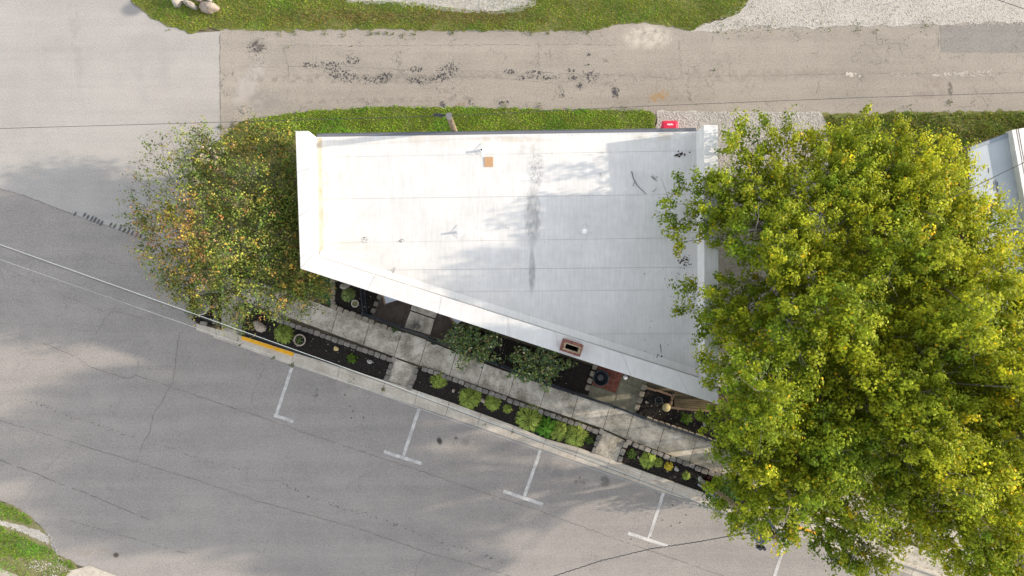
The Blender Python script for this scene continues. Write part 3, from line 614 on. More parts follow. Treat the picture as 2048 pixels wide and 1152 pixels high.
slab([(444, 575), (444, 660), (482, 672), (483, 600), (476, 590)], .095); slab([(446, 545), (445, 573), (476, 588), (490, 560)], .098)
sheet('walk_base', W([(440, 540), (440, 662), (486, 674), (490, 560)]), .055, MAT['joint'], walk)
slab([(790, 716), (837, 733), (828, 752), (817, 775), (771, 760), (780, 742)], .098); slab([(1207, 860), (1250, 880), (1240, 902), (1233, 923), (1187, 904), (1196, 884)], .098)
slab([(393, 646), (433, 657), (433, 674), (393, 661)], .075, MAT['curb']); slab([(811, 664), (853, 679), (851, 684), (809, 669)], .102)

sheet('paved_verge', W([(1500, 984), (1500, 1016), (1700, 1086), (2100, 1222), (2100, 1190), (1700, 1046), (1520, 980)]), .055, MAT['conc'])
BACK = [(392, 646), (433, 657), (485, 671), (594, 706), (769, 760), (816, 774), (900, 803), (976, 831), (1036, 853), (1089, 876), (1153, 893), (1184, 904), (1234, 922), (1294, 944), (1356, 966), (1440, 996), (1700, 1086), (2100, 1222)]
Bf = lambda x: float(np.interp(x, [p[0] for p in BACK], [p[1] for p in BACK])); Ef = lambda x: float(np.interp(x, [p[0] for p in EDGE], [p[1] for p in EDGE]))
curb = sheet('curb', W([(434, Bf(434)), (900, Bf(900)), (1440, Bf(1440)), (2080, Bf(2080)), (2080, Ef(2080)), (1440, Ef(1440)), (900, Ef(900)), (434, Ef(434))]), -.004, MAT['joint'])
CJ = [434, 480, 590, 681, 771, 836, 899, 962, 1028, 1092, 1156, 1220, 1285, 1350, 1415, 1480, 1550, 1620, 1690, 1760, 1830, 1900, 1970, 2040]
def strip_pts(a, b, f0, f1, z, n=5):
    top, bot = [], []
    for k in range(n + 1):
        x = a + (b - a) * k / n; xe = x - 8; yb = Bf(x); ye = Ef(xe)
        P = lambda f: G(x + (xe - x) * f, yb + (ye - yb) * f)
        top.append((*P(f0), z)); bot.append((*P(f1), z))
    return top, bot
def curb_part(name, a, b, prof, mat, parent, gp=.35):
    """profile = list of (fraction across, z)"""
    rows = []; n = 5; a += gp; b -= gp
    for f, z in prof: rows.append(strip_pts(a, b, f, f, z, n)[0])
    v = [p for r in rows for p in r]; m = n + 1; f = []
    for i in range(len(rows) - 1):
        for k in range(n): f.append([i * m + k, (i + 1) * m + k, (i + 1) * m + k + 1, i * m + k + 1])
    f.append([i * m for i in range(len(rows))]); f.append([i * m + n for i in range(len(rows))][::-1])
    return part(name, v, f, mat, parent)
for a, b in zip(CJ[:-1], CJ[1:]):
    low = a < 480
    pr = [(0, -.02), (0, .13), (.02, .135), (.24, .132), (.29, .118), (.33, .03), (1, .018), (1, -.02)] if not low else [(0, -.02), (0, .09), (.3, .07), (.34, .055), (1, .018), (1, -.02)]
    curb_part('curb_section', a, b, pr, MAT['curb'], curb)
for a, b in ((486, 550), (551, 590)): curb_part('yellow_paint', a, b, [(.012, .1375), (.24, .1365), (.293, .1225), (.337, .034)], MAT['yellow'], curb, .1)
curb_part('white_paint', 590.5, 594, [(.012, .1375), (.24, .1365), (.293, .1225), (.33, .036)], MAT['paint'], curb, .0); curb_part('white_paint', 842, 847, [(.012, .1375), (.24, .1365), (.293, .1225), (.33, .036)], MAT['paint'], curb, .0)
curb_part('yellow_paint', 1592, 1640, [(.012, .1375), (.24, .1365), (.293, .1225), (.337, .034)], MAT['yellow'], curb, .0)
weeds('weeds', [(585, 731, 5, 24), (547, 716, 4, 20), (768, 778, 5, 26), (1026, 864, 3, 10), (1250, 950, 3, 6), (970, 848, 3, 6), (480, 690, 3, 8), (700, 760, 8, 6)], curb)

def mulch(polypx, z, label, dens=420):
    poly = W(polypx); o = sheet('mulch_bed', jag(poly, .2, .01), z, MAT['mulch'], bottom=-.02); o['label'] = label
    chips('mulch_chips', shrink(poly, .05), dens, MAT['chip'], z, o)
    return o
bed1 = mulch([(484, 600), (500, 612), (549, 633), (680, 679), (785, 719), (788, 722), (773, 759), (769, 759), (594, 705), (486, 670)], .075, 'dark mulch bed beside the yellow kerb')
bed2 = mulch([(836, 737), (842, 736), (1120, 833), (1203, 862), (1186, 903), (1153, 892), (1089, 875), (976, 830), (824, 777)], .075, 'long dark mulch bed full of hostas')
bed3 = mulch([(1245, 886), (1254, 882), (1450, 956), (1520, 982), (1500, 1015), (1440, 995), (1356, 965), (1235, 921)], .075, 'dark mulch bed by the utility pole')
bed0 = mulch([(380, 590), (440, 585), (440, 645), (425, 652), (385, 640)], .075, 'small mulch bed round the pale pot')
bedA = mulch([(668, 545), (764, 575), (750, 624), (733, 640), (672, 616), (665, 600)], .075, 'front mulch bed with a white pot')
bedC = mulch([(895, 640), (1195, 735), (1176, 790), (1141, 784), (990, 732), (900, 697)], .07, 'front mulch bed behind the two shrubs')
bedD = mulch([(1290, 772), (1350, 788), (1400, 790), (1560, 850), (1560, 930), (1400, 878), (1290, 838), (1272, 828)], .07, 'front mulch bed beside the old deck')
def white_bits(poly, n, parent): pebbles('white_pebbles', W(poly), 0, MAT['rockpale'], (.018, .04), .095, parent, n=n)
white_bits([(500, 630), (780, 725), (770, 750), (600, 700), (490, 660)], 26, bed1); white_bits([(840, 745), (1190, 870), (1180, 895), (835, 775)], 18, bed2); white_bits([(1260, 895), (1450, 965), (1440, 985), (1250, 920)], 14, bed3)
white_bits([(675, 560), (755, 590), (745, 620), (680, 610)], 22, bedA); white_bits([(1295, 785), (1340, 800), (1430, 830), (1430, 870), (1290, 830)], 40, bedD); white_bits([(930, 700), (1170, 780), (1160, 770), (1000, 690)], 16, bedC)

# ------------------------------------------------------------------ edging blocks
def block_mesh(name, mat):
    me = bpy.data.meshes.new(name); v = []
    for z, s in ((0, 1.0), (.86, .97), (1, .84)):
        for x, y in ((-1, -.7), (-.7, -1), (.7, -1), (1, -.7), (1, .7), (.7, 1), (-.7, 1), (-1, .7)): v.append((x * s * .5 * random.uniform(.92, 1.05), y * s * .5 * random.uniform(.9, 1.06), z + random.uniform(-.04, .04) * (z > .5)))
    f = [[i, (i + 1) % 8, (i + 1) % 8 + 8, i + 8] for i in range(8)] + [[i + 8, (i + 1) % 8 + 8, (i + 1) % 8 + 16, i + 16] for i in range(8)] + [list(range(16, 24))]
    me.from_pydata(v, [], f); me.materials.append(mat); return me
BLK = [block_mesh('edging_block', MAT['block']) for _ in range(6)]; BLT = [block_mesh('edging_block', MAT['blocktan']) for _ in range(5)]
def border(label, segs, meshes=BLK, size=(.31, .23, .14), z=.06, step=13.0, group='stone block bed borders'):
    x, y = G(*segs[0][0]); root = empty('block_border', (x, y, 0), label, 'edging', group)
    for a, b in segs:
        a, b = np.array(a, float), np.array(b, float); L = np.linalg.norm(b - a); n = max(1, round(L / step)); rz = -math.atan2(b[1] - a[1], b[0] - a[0])
        for k in range(n + (1 if n > 1 else 0)):
            if n == 1 and k: break
            p = a + (b - a) * k / max(n, 1); wx, wy = G(p[0] + random.gauss(0, .4), p[1] + random.gauss(0, .5))
            inst('block', random.choice(meshes), (wx, wy, z), (random.gauss(0, .03), random.gauss(0, .03), rz + random.gauss(0, .06)), (size[0] * random.uniform(.93, 1.06), size[1] * random.uniform(.9, 1.12), size[2] * random.uniform(.85, 1.15)), root)
    return root
border('row of grey blocks edging the bed beside the yellow kerb', [((551, 637), (780, 718)), ((788, 719), (774, 756)), ((483, 600), (482, 664))])
border('row of grey blocks edging the long hosta bed', [((850, 738), (1190, 861)), ((1201, 862), (1188, 899)), ((833, 742), (821, 774))])
border('row of grey blocks edging the bed by the utility pole', [((1257, 884), (1470, 963)), ((1250, 888), (1240, 917))])
border('grey blocks round the small bed with the pale pot', [((434, 613), (433, 641)), ((383, 632), (396, 643)), ((410, 646), (424, 648))])
border('tan blocks stacked in a column beside the green turf', [((667, 560), (667, 608))], BLT)
border('tan blocks along the sidewalk under the left fence', [((669, 614), (782, 659))], BLT, (.32, .27, .13), .09)
border('tan blocks between the mulch and the left porch mat', [((759, 593), (748, 621))], BLT, (.28, .24, .14))
border('tan blocks left of the black fire bowl', [((1189, 733), (1175, 774))], BLT, (.28, .26, .14))
border('tan blocks edging the bed with the straw coloured disc', [((1286, 774), (1274, 812))], BLT, (.29, .26, .16))
border('tan blocks along the sidewalk under the right fence', [((1296, 838), (1440, 888))], BLT, (.32, .26, .13), .09)

# ------------------------------------------------------------------ the white-roofed building
RZ = 5.1
o_tl, o_bl, o_br, o_tr = [G(*p, RZ) for p in ((591, 262), (601, 537), (1437, 809), (1436, 250))]
i_tl, i_bl, i_br, i_tr = [G(*p, RZ) for p in ((617, 262), (624, 511), (1409, 760), (1408, 250))]
n_l = G(632, 274, 3.85); n_r = G(1395, 263, 3.85)
bld = empty('flat_roofed_building', (0, 1.5, 0), 'single storey building with a white membrane roof and wide white parapets', 'building')
wo = shrink([o_tl, o_bl, o_br, o_tr], .05)
nl2 = (wo[0][0], n_l[1] - .10); nr2 = (wo[3][0], n_r[1] - .10)
prism('wall', [nl2, wo[1], wo[2], nr2], -.02, 3.7, MAT['wallbrick'], bld)
def zroof(x, y): return 3.86 + (n_l[1] - y) * .028
inner = [(i_tl[0], n_l[1]), i_bl, i_br, (i_tr[0], n_r[1])]
sheet('roof_deck', inner, lambda x, y: zroof(x, y) - .006, MAT['deckbase'], bld)
seams = [((600, 262), (1450, 250)), ((645, 313.5), (1385, 300.5)), ((645, 398), (1385, 388)), ((645, 486), (1400, 475)), ((700, 541), (1400, 534)), ((700, 586), (1400, 579)), ((1000, 668), (1400, 667)), ((600, 830), (1450, 830))]
def ext(s):
    (x0, y0), (x1, y1) = s; m = (y1 - y0) / (x1 - x0); return (500, y0 + m * (500 - x0)), (1550, y0 + m * (1550 - x0))
for k in range(len(seams) - 1):
    (a0, a1), (b0, b1) = ext(seams[k]), ext(seams[k + 1])
    d = .35
    quad = [G(a0[0], a0[1] + d, 4), G(a1[0], a1[1] + d, 4), G(b1[0], b1[1] - d, 4), G(b0[0], b0[1] - d, 4)]
    if k == 0: quad[0] = (quad[0][0], n_l[1] + .3); quad[1] = (quad[1][0], n_l[1] + .8)
    pl = clip(quad, inner)
    if len(pl) > 2: sheet('roof_sheet', pl, lambda x, y, k=k: zroof(x, y) + .006 * (k % 2), MAT['roof'], bld, bottom=None)
# dirty flashing strips along the parapet feet
p1, p2 = G(632, 276, 3.86), G(644, 276, 3.86); q1, q2 = G(637, 508, 4.1), G(646, 512, 4.1)
part('flashing_strip', [(*p1, zroof(*p1) + .03), (*q1, zroof(*q1) + .03), (*q2, zroof(*q2) + .012), (*p2, zroof(*p2) + .012)], [[0, 1, 2, 3]], MAT['strip'], bld)
def para(name, poly, z0=3.7, zi=5.08, zo=5.12):
    o = prism(name, poly, z0, RZ, MAT['coping'], bld); return o
para('parapet', [o_tl, i_tl, i_bl, o_bl]); para('parapet', [o_bl, i_bl, i_br, o_br]); para('parapet', [o_tr, i_tr, i_br, o_br])
# coping laps standing 12 mm proud
MAT['lapdirt'] = flat('coping_joint_dirt', (.30, .29, .275), .8)
for (oa, ob, ia, ib, ts) in ((o_bl, o_br, i_bl, i_br, (.0, .16, .33, .50, .62, .79, .93)), (o_tl, o_bl, i_tl, i_bl, (.30, .62, .93)), (o_tr, o_br, i_tr, i_br, (.22, .45, .68, .9))):
    for t in ts:
        A = np.array(oa) + (np.array(ob) - np.array(oa)) * t; B = np.array(ia) + (np.array(ib) - np.array(ia)) * t; dv = (np.array(ob) - np.array(oa)); dv = dv / np.linalg.norm(dv) * random.uniform(.010, .018)
        prism('coping_joint', [tuple(A), tuple(A + dv), tuple(B + dv), tuple(B)], RZ - .02, RZ + .004, MAT['lapdirt'], bld)
# inner cant along SW parapet
m1, m2 = np.array(i_bl), np.array(i_br); nn = np.array([-(m2 - m1)[1], (m2 - m1)[0]]); nn = nn / np.linalg.norm(nn)
nn = nn if nn[1] > 0 else -nn
a, b = m1 + nn * .02, m2 + nn * .02; c, d = m2 + nn * .33, m1 + nn * .33
part('cant_strip', [(*a, zroof(*a) + .14), (*b, zroof(*b) + .14), (*c, zroof(*c) + .014), (*d, zroof(*d) + .014)], [[0, 1, 2, 3]], MAT['coping'], bld)
# gutter on the alley side
gA, gB = np.array(G(634, 274.2, 3.8)), np.array(G(1392, 263.2, 3.8)); gd = (gB - gA) / np.linalg.norm(gB - gA); gn = np.array([-gd[1], gd[0]])
mb = MB()
for off, z0, z1, w in ((.005, 3.68, 3.84, .012), (.15, 3.68, 3.82, .012)):
    p = [tuple(gA + gn * off), tuple(gB + gn * off), tuple(gB + gn * (off + w)), tuple(gA + gn * (off + w))]; mb.add([(*q, z0) for q in p] + [(*q, z1) for q in p], BOXF)
p = [tuple(gA + gn * .017), tuple(gB + gn * .017), tuple(gB + gn * .15), tuple(gA + gn * .15)]; mb.add([(*q, 3.74) for q in p] + [(*q, 3.79) for q in p], BOXF)
mb.build('gutter', MAT['gutter'], bld)
# front door and windows under the parapet
fd = np.array(o_br) - np.array(o_bl); fl = np.linalg.norm(fd); fd /= fl; fn = np.array([-fd[1], fd[0]]); fn = fn if fn[1] < 0 else -fn; frz = math.atan2(fd[1], fd[0])
for t, w, z0, z1, nm in ((.24, 1.0, .1, 2.2, 'door'), (.12, 1.6, 1.0, 2.3, 'window'), (.40, 1.6, 1.0, 2.3, 'window'), (.58, 1.6, 1.0, 2.3, 'window'), (.82, .95, .1, 2.2, 'door')):
    c = np.array(o_bl) + fd * fl * t + fn * (-.02)
    w_ = box(nm, (c[0], c[1], (z0 + z1) / 2), (w, .08, z1 - z0), MAT['pvc'] if nm == 'window' else MAT['oldwood'], bld, frz)
    if nm == 'window': box('pane', (c[0] + fn[0] * .02, c[1] + fn[1] * .02, (z0 + z1) / 2), (w - .14, .08, z1 - z0 - .14), MAT['slate'], w_, frz)
    else: box('handle', (c[0] + fn[0] * .06 + fd[0] * .4, c[1] + fn[1] * .06 + fd[1] * .4, 1.05), (.04, .06, .14), MAT['black'], w_, frz)
# roof outlets
def vent(px, py, h, r, open_, nm='vent_pipe'):
    x, y = G(px, py, 4.0); z = zroof(x, y) + .008; s = .34
    fl_ = part(nm, [(x + s, y, z + .004), (x, y + s, z + .004), (x - s, y, z + .004), (x, y - s, z + .004), (x, y, z + .035)] + [(x + s, y, z - .02), (x, y + s, z - .02), (x - s, y, z - .02), (x, y - s, z - .02)], [[0, 1, 4], [1, 2, 4], [2, 3, 4], [3, 0, 4]], MAT['roof'], bld)
    prof = [(r * 1.5, .02), (r * 1.15, .05), (r, .07), (r, h), (r * .8, h), (r * .8, h - .08), (0.001, h - .08)] if open_ else [(r * 1.5, .01), (r * 1.1, .05), (r, .07), (r, h), (r * .6, h + .02), (.001, h + .025)]
    lathe('pipe', (x, y, z), prof, MAT['pvc'], fl_, 16)
    if open_: lathe('opening', (x, y, z), [(r * .79, h - .005), (.001, h - .006)], MAT['soot'], fl_, 16)
vent(963, 300, .20, .055, True); vent(916, 464, .20, .05, False); vent(1170, 463, .07, .09, False)
# chimney: real bricks in courses
cz0, cz1 = RZ + .002, 5.75
cc = np.array(G(1144, 696, cz1)); crz = math.atan2(-(714 - 702), (1160 - 1120)) ; crz = -.315
chim = prism('chimney', [tuple(cc + np.array([x * math.cos(crz) - y * math.sin(crz), x * math.sin(crz) + y * math.cos(crz)])) for x, y in ((-.40, -.22), (.40, -.22), (.40, .22), (-.40, .22))], 4.3, cz0 + .01, MAT['mortar'], bld)
bm_ = bpy.data.meshes.new('brick'); bm_.from_pydata(box_v((0, 0, 0), (1, 1, 1)), [], BOXF); bm_.materials.append(MAT['brick'])
def crot(x, y): return (cc[0] + x * math.cos(crz) - y * math.sin(crz), cc[1] + x * math.sin(crz) + y * math.cos(crz))
LX, LY = .86, .50; nc = 8; ch = (cz1 - cz0) / nc
for c in range(nc):
    z = cz0 + ch * (c + .5); sh = .0 if c % 2 else .1
    for sy in (-1, 1):
        xs = [-LX / 2 + i * .2 + sh for i in range(5)]
        for x0 in xs:
            x1 = min(x0 + .19, LX / 2); x0c = max(x0, -LX / 2)
            if x1 - x0c > .04: inst('brick', bm_, (*crot((x0c + x1) / 2, sy * (LY / 2 - .05)), z), (0, 0, crz), (x1 - x0c, .10 + random.uniform(-.006, .006), ch - .012), chim)
    for sx in (-1, 1):
        for y0, y1 in ((-.15, -.005), (.005, .15)): inst('brick', bm_, (*crot(sx * (LX / 2 - .05), (y0 + y1) / 2), z), (0, 0, crz), (.10 + random.uniform(-.006, .006), y1 - y0, ch - .012), chim)
mb = MB()
for x0, x1, y0, y1 in ((-.36, .36, .10, .16), (-.36, .36, -.16, -.10), (-.36, -.28, -.10, .10), (.28, .36, -.10, .10)):
    p = [crot(*q) for q in ((x0, y0), (x1, y0), (x1, y1), (x0, y1))]; mb.add([(*q, cz0) for q in p] + [(*q, cz1 - .012 + random.uniform(0, .02)) for q in p], BOXF)
mb.build('mortar_wash', MAT['mortar'], chim)
p = [crot(*q) for q in ((-.28, -.10), (.28, -.10), (.28, .10), (-.28, .10))]; prism('flue', p, cz0 - .1, cz0 + .06, MAT['soot'], chim)
# loose things on the roof
bx, by = G(977.5, 323, 4); o = box('board', (bx, by, zroof(bx, by) + .02), (.375, .44, .02), MAT['tan']); tag(o, 'small tan square board lying on the white roof', 'board')
def litter(px, py, n, spread, label, mat=MAT['litter'], s=.05):
    x, y = G(px, py, 4); it = []
    v, f = [], []
    for _ in range(n):
        X, Y = x + random.gauss(0, spread), y + random.gauss(0, spread * .7); r = random.uniform(.4, 1) * s; a = random.random() * 6.28; z = zroof(X, Y) + random.uniform(.012, .035); b = len(v)
        for k in range(5): t = a + k * 1.257; v.append((X + r * math.cos(t) * random.uniform(.5, 1.2), Y + r * math.sin(t) * random.uniform(.4, 1), z + random.uniform(0, .02)))
        f.append(list(range(b, b + 5)))
    o = part('leaf_litter', v, f, mat, None, loc=(x, y, zroof(x, y))); tag(o, label, 'litter', None, 'stuff')
litter(1360, 309, 26, .12, 'clump of dark wet leaves near the roof corner by the bin', s=.06); litter(1368, 523, 34, .16, 'clump of dark leaves on the roof beside the hanging branches', s=.05); litter(733, 480, 16, .10, 'black crumbs on the roof left of the pipes', s=.035); litter(801, 481, 8, .07, 'few black crumbs on the middle roof sheet', s=.04)
litter(1290, 690, 26, 1.4, 'scattered specks on the lower right roof', s=.03); litter(1000, 560, 34, 2.6, 'scattered specks across the middle of the roof', s=.022); litter(1355, 545, 20, .35, 'scattered specks below the hanging branches', s=.032); litter(1312, 714, 5, .09, 'little dark clump near the lower right parapet', s=.05)
def twig(pts, r, label, side=()):
    P = []
    for px, py in pts: x, y = G(px, py, 4); P.append((x, y, zroof(x, y) + .03))
    mb = MB().tube(P, [r * (1 - .6 * i / len(P)) for i in range(len(P))], 5)
    for s in side:
        Q = []
        for px, py in s: x, y = G(px, py, 4); Q.append((x, y, zroof(x, y) + .03))
        mb.tube(Q, r * .5, 4)
    o = part('twig', mb.v, mb.f, MAT['litter'], None, loc=P[0]); tag(o, label, 'twig')
twig([(1264, 342), (1267, 356), (1276, 372), (1293, 388)], .016, 'long curved dead twig fallen on the roof', [[(1270, 362), (1266, 372)]]); twig([(1303, 352), (1309, 358), (1315, 361)], .013, 'short dead twig to the right of the long one', [[(1309, 358), (1306, 348)], [(1309, 358), (1316, 352)]]); twig([(1306, 383), (1312, 379), (1313, 376)], .010, 'tiny hooked twig below the short one')
twig([(1319, 688), (1321, 704)], .012, 'straight twig on the roof near its lower right corner'); twig([(786, 548), (789, 538), (791, 534)], .010, 'small twig on the left half of the roof'); twig([(1200, 345), (1203, 352)], .008, 'crumb of twig near the shade edge'); twig([(1010, 455), (1018, 457)], .007, 'fine straw left of the grey streak')

# ------------------------------------------------------------------ the neighbour's building on the right
nb = empty('neighbour_building', (28, 3, 0), 'pale roofed neighbouring building at the right edge behind the tree', 'building')
NZ = 3.4
q = [G(1935, 296, NZ), G(2024, 263, NZ), G(2090, 640, NZ), G(1952, 660, NZ)]; q2 = [G(2024, 263, NZ), G(2500, 240, NZ), G(2560, 640, NZ), G(2090, 640, NZ)]
prism('wall', [q[0], q[1], q2[1], q2[2], q[3]], -.02, NZ - .02, MAT['brownwall'], nb)
sheet('roof', shrink(q, .0), NZ, MAT['rooffar'], nb)
def bandp(a, b, w, z0, z1, mat, name, flip=1):
    a, b = np.array(a), np.array(b); d = (b - a) / np.linalg.norm(b - a); n = np.array([-d[1], d[0]]) * w * flip
    return prism(name, [tuple(a), tuple(b), tuple(b + n), tuple(a + n)], z0, z1, mat, nb)
bandp(q[0], q[1], .16, NZ - .2, NZ + .03, MAT['rooftrim'], 'edge_trim', -1); bandp(q[0], q[3], .10, NZ - .2, NZ + .03, MAT['rooftrim'], 'edge_trim', 1)
pa, pb = G(2024, 260, NZ + .3), G(2092, 640, NZ + .3); bandp(pa, pb, .75, NZ - .1, NZ + .3, MAT['coping'], 'parapet', 1)
for off in (.18, .27): 
    A, B = np.array(pa), np.array(pb); d = (B - A) / np.linalg.norm(B - A); n = np.array([-d[1], d[0]]); prism('coping_groove', [tuple(A + n * off), tuple(B + n * off), tuple(B + n * (off + .03)), tuple(A + n * (off + .03))], NZ + .29, NZ + .304, MAT['brownwall'], nb)
sheet('roof', shrink(q2, .02), NZ + .02, MAT['rooffar'], nb)
for px, py, l in ((1977, 341, .22), (1988, 372, .45), (1992, 371, .5), (1995, 374, .48), (1977, 362, .14)):
    x, y = G(px, py, NZ); box('roof_scuff', (x, y, NZ + .004), (.035, l, .004), MAT['tar'], nb, .03)

# ------------------------------------------------------------------ porch, paving and small things in front of the building
def flatthing(name, polypx, z, mat, label, cat, z0=.0): 
    poly = W(polypx); c = np.mean(np.array(poly), 0); p = np.array(poly)
    if np.sum(p[:, 0] * np.roll(p[:, 1], -1) - p[:, 1] * np.roll(p[:, 0], -1)) < 0: poly = poly[::-1]
    n = len(poly); v = [(x, y, z0) for x, y in poly] + [(x, y, z) for x, y in poly]
    o = part(name, v, [list(range(n, 2 * n))] + [[i, (i + 1) % n, (i + 1) % n + n, i + n] for i in range(n)], mat, None, loc=(c[0], c[1], z0)); return tag(o, label, cat)
flatthing('porch_mat', [(748, 630), (768, 560), (836, 575), (823, 609), (808, 660), (790, 656)], .10, MAT['mat'], 'brown porch mat left of the entrance walk', 'mat', .05)
flatthing('porch_mat', [(874, 625), (886, 590), (930, 600), (905, 660), (897, 684), (862, 670)], .10, MAT['mat'], 'brown porch mat right of the entrance walk', 'mat', .05)
ew = sheet('entrance_walk', W([(836, 575), (888, 590), (862, 671), (808, 657)]), .085, MAT['joint'], bottom=.0)
slab([(836, 575), (888, 590), (871, 637), (821, 620)], .11, MAT['conc'], ew); slab([(821, 621.5), (870, 638.5), (861, 670), (809, 655)], .11, MAT['conc'], ew)
ep = sheet('side_entrance_pad', W([(1176, 774), (1195, 730), (1290, 750), (1284, 775), (1270, 826), (1176, 792)]), .06, MAT['conc_dark'], bottom=.0)
slab([(1240, 762), (1290, 779), (1272, 824), (1231, 800)], .08, MAT['conc_dark'], ep); slab([(1246, 740), (1296, 758), (1290, 777), (1240, 759)], .08, MAT['conc_dark'], ep)
pad = flatthing('brick_pad', [(1186, 771), (1198, 728), (1243, 745), (1231, 786)], .075, MAT['joint'], 'small red brick pad under the black fire bowl', 'paving', .05)
pm = bpy.data.meshes.new('paver_brick'); pm.from_pydata(box_v((0, 0, 0), (1, 1, 1)), [], BOXF); pm.materials.append(MAT['paver'])
pp = W([(1187, 770.5), (1198.5, 729), (1242, 745.5), (1230.5, 785)]); pang = math.atan2(*(np.array(pp[2]) - np.array(pp[1]))[::-1]); c0 = np.array(pp[1])
ux = np.array([math.cos(pang), math.sin(pang)]); uy = np.array([ux[1], -ux[0]])
for i in range(6):
    for j in range(11):
        q_ = c0 + ux * (.1 + i * .21) + uy * (.055 + j * .105)
        if inpoly(q_[None], pp)[0]: inst('brick', pm, (*q_, .083), (0, 0, pang + random.gauss(0, .01)), (.2, .095, .03 + random.uniform(-.004, .004)), pad)
# fire bowl
x, y = G(1202, 756, .4); t = empty('fire_bowl', (x, y, .08), 'round black iron fire bowl on the red brick pad', 'fire pit')
lathe('bowl', (x, y, .08), [(.10, .0), (.16, .02), (.30, .14), (.36, .27), (.38, .33), (.40, .34), (.40, .355), (.365, .355), (.34, .29), (.27, .18), (.16, .10), (.001, .08)], MAT['firepit'], t, 28)
lathe('hub', (x, y, .08), [(.17, .12), (.15, .22), (.10, .25), (.05, .2), (.04, .3), (.001, .3)], MAT['ash'], t, 16)
for k in range(3):
    a = k * 2.09 + .3; mb = MB().tube([(x + .2 * math.cos(a), y + .2 * math.sin(a), .2), (x + .33 * math.cos(a), y + .33 * math.sin(a), .08)], .018); mb.build('leg', MAT['firepit'], t)
for k in range(12):
    a = k * .5236; mb = MB().tube([(x + .15 * math.cos(a), y + .15 * math.sin(a), .29), (x + .35 * math.cos(a), y + .35 * math.sin(a), .40)], .007, 4); mb.build('grate_bar', MAT['firepit'], t)
# little white-and-black ornament
x, y = G(1252, 755, .25); t = empty('garden_ornament', (x, y, .08), 'small white and black garden ornament beside the brick pad', 'ornament')
lathe('body', (x, y, .08), [(.09, 0), (.12, .06), (.10, .16), (.06, .22), (.001, .24)], MAT['white'], t, 14); lathe('head', (x + .13, y + .05, .1), [(.05, 0), (.08, .06), (.06, .13), (.001, .15)], MAT['black'], t, 12)
# two porch tables
def table(corner, ang, flip, label):
    x, y = G(*corner, .7); t = empty('porch_table', (x, y, .1), label, 'table', 'porch tables beside the door')
    u = np.array([math.cos(ang), math.sin(ang)]); w = np.array([-u[1], u[0]]); S = .78
    P = lambda a, b: tuple(np.array([x, y]) + u * a + w * b)
    prism('table_top', [P(.08, .02), P(S - .08, .02), P(S - .08, S - .02), P(.08, S - .02)], .69, .72, MAT['glasstop'], t)
    for a0, a1 in ((0, .078), (S - .078, S)): prism('edge_board', [P(a0, 0), P(a1, 0), P(a1, S), P(a0, S)], .66, .735, MAT['wood'], t)
    for a_, b_ in ((.05, .06), (S - .05, .06), (.05, S - .06), (S - .05, S - .06)): box('leg', (*P(a_, b_), .38), (.07, .07, .56), MAT['wood'], t, ang)
table((769, 609), R(17), 1, 'pale topped wood edged table left of the entrance'); table((912, 652), R(40), 1, 'pale topped wood edged table right of the entrance')
o = flatthing('slate_slab', [(905, 658), (928, 665), (922, 690), (897, 683)], .13, MAT['slate'], 'blue grey slab lying beside the right porch mat', 'slab', .05)
flatthing('turf_strip', [(640, 545), (663, 555), (662, 612), (640, 603)], .05, MAT['turf'], 'narrow strip of dark green turf beside the tan blocks', 'turf', .0)
# timbers and the old deck
tb = empty('timber_border', (*G(1340, 800), 0), 'brown timber edging round the bed with the straw coloured disc', 'edging')
for a, b in (((1290, 775), (1313, 781)), ((1313, 780), (1346, 792)), ((1347, 788), (1344, 800)), ((1344, 801), (1342, 811)), ((1341, 815), (1366, 818)), ((1366, 818), (1395, 820)), ((1395, 820), (1450, 824))):
    a, b = np.array(G(*a, .18)), np.array(G(*b, .18)); d = b - a; box('timber', (*((a + b) / 2), .13), (np.linalg.norm(d) - .01, .11, .12), MAT['wood'], tb, math.atan2(d[1], d[0]))
dk = empty('old_deck', (*G(1390, 800), 0), 'mossy old wooden deck at the building corner beside the timbers', 'deck')
for k in range(8):
    a, b = np.array(G(1349, 781 + k * 4.4, .2)), np.array(G(1475, 786 + k * 4.9, .2)); d = b - a; box('deck_board', (*((a + b) / 2), .17), (np.linalg.norm(d), .098, .035), MAT['oldwood'], dk, math.atan2(d[1], d[0]))
for px in (1355, 1410, 1465): a, b = np.array(G(px, 779)), np.array(G(px, 824)); box('joist', (*((a + b) / 2), .11), (.06, np.linalg.norm(b - a), .08), MAT['oldwood'], dk)

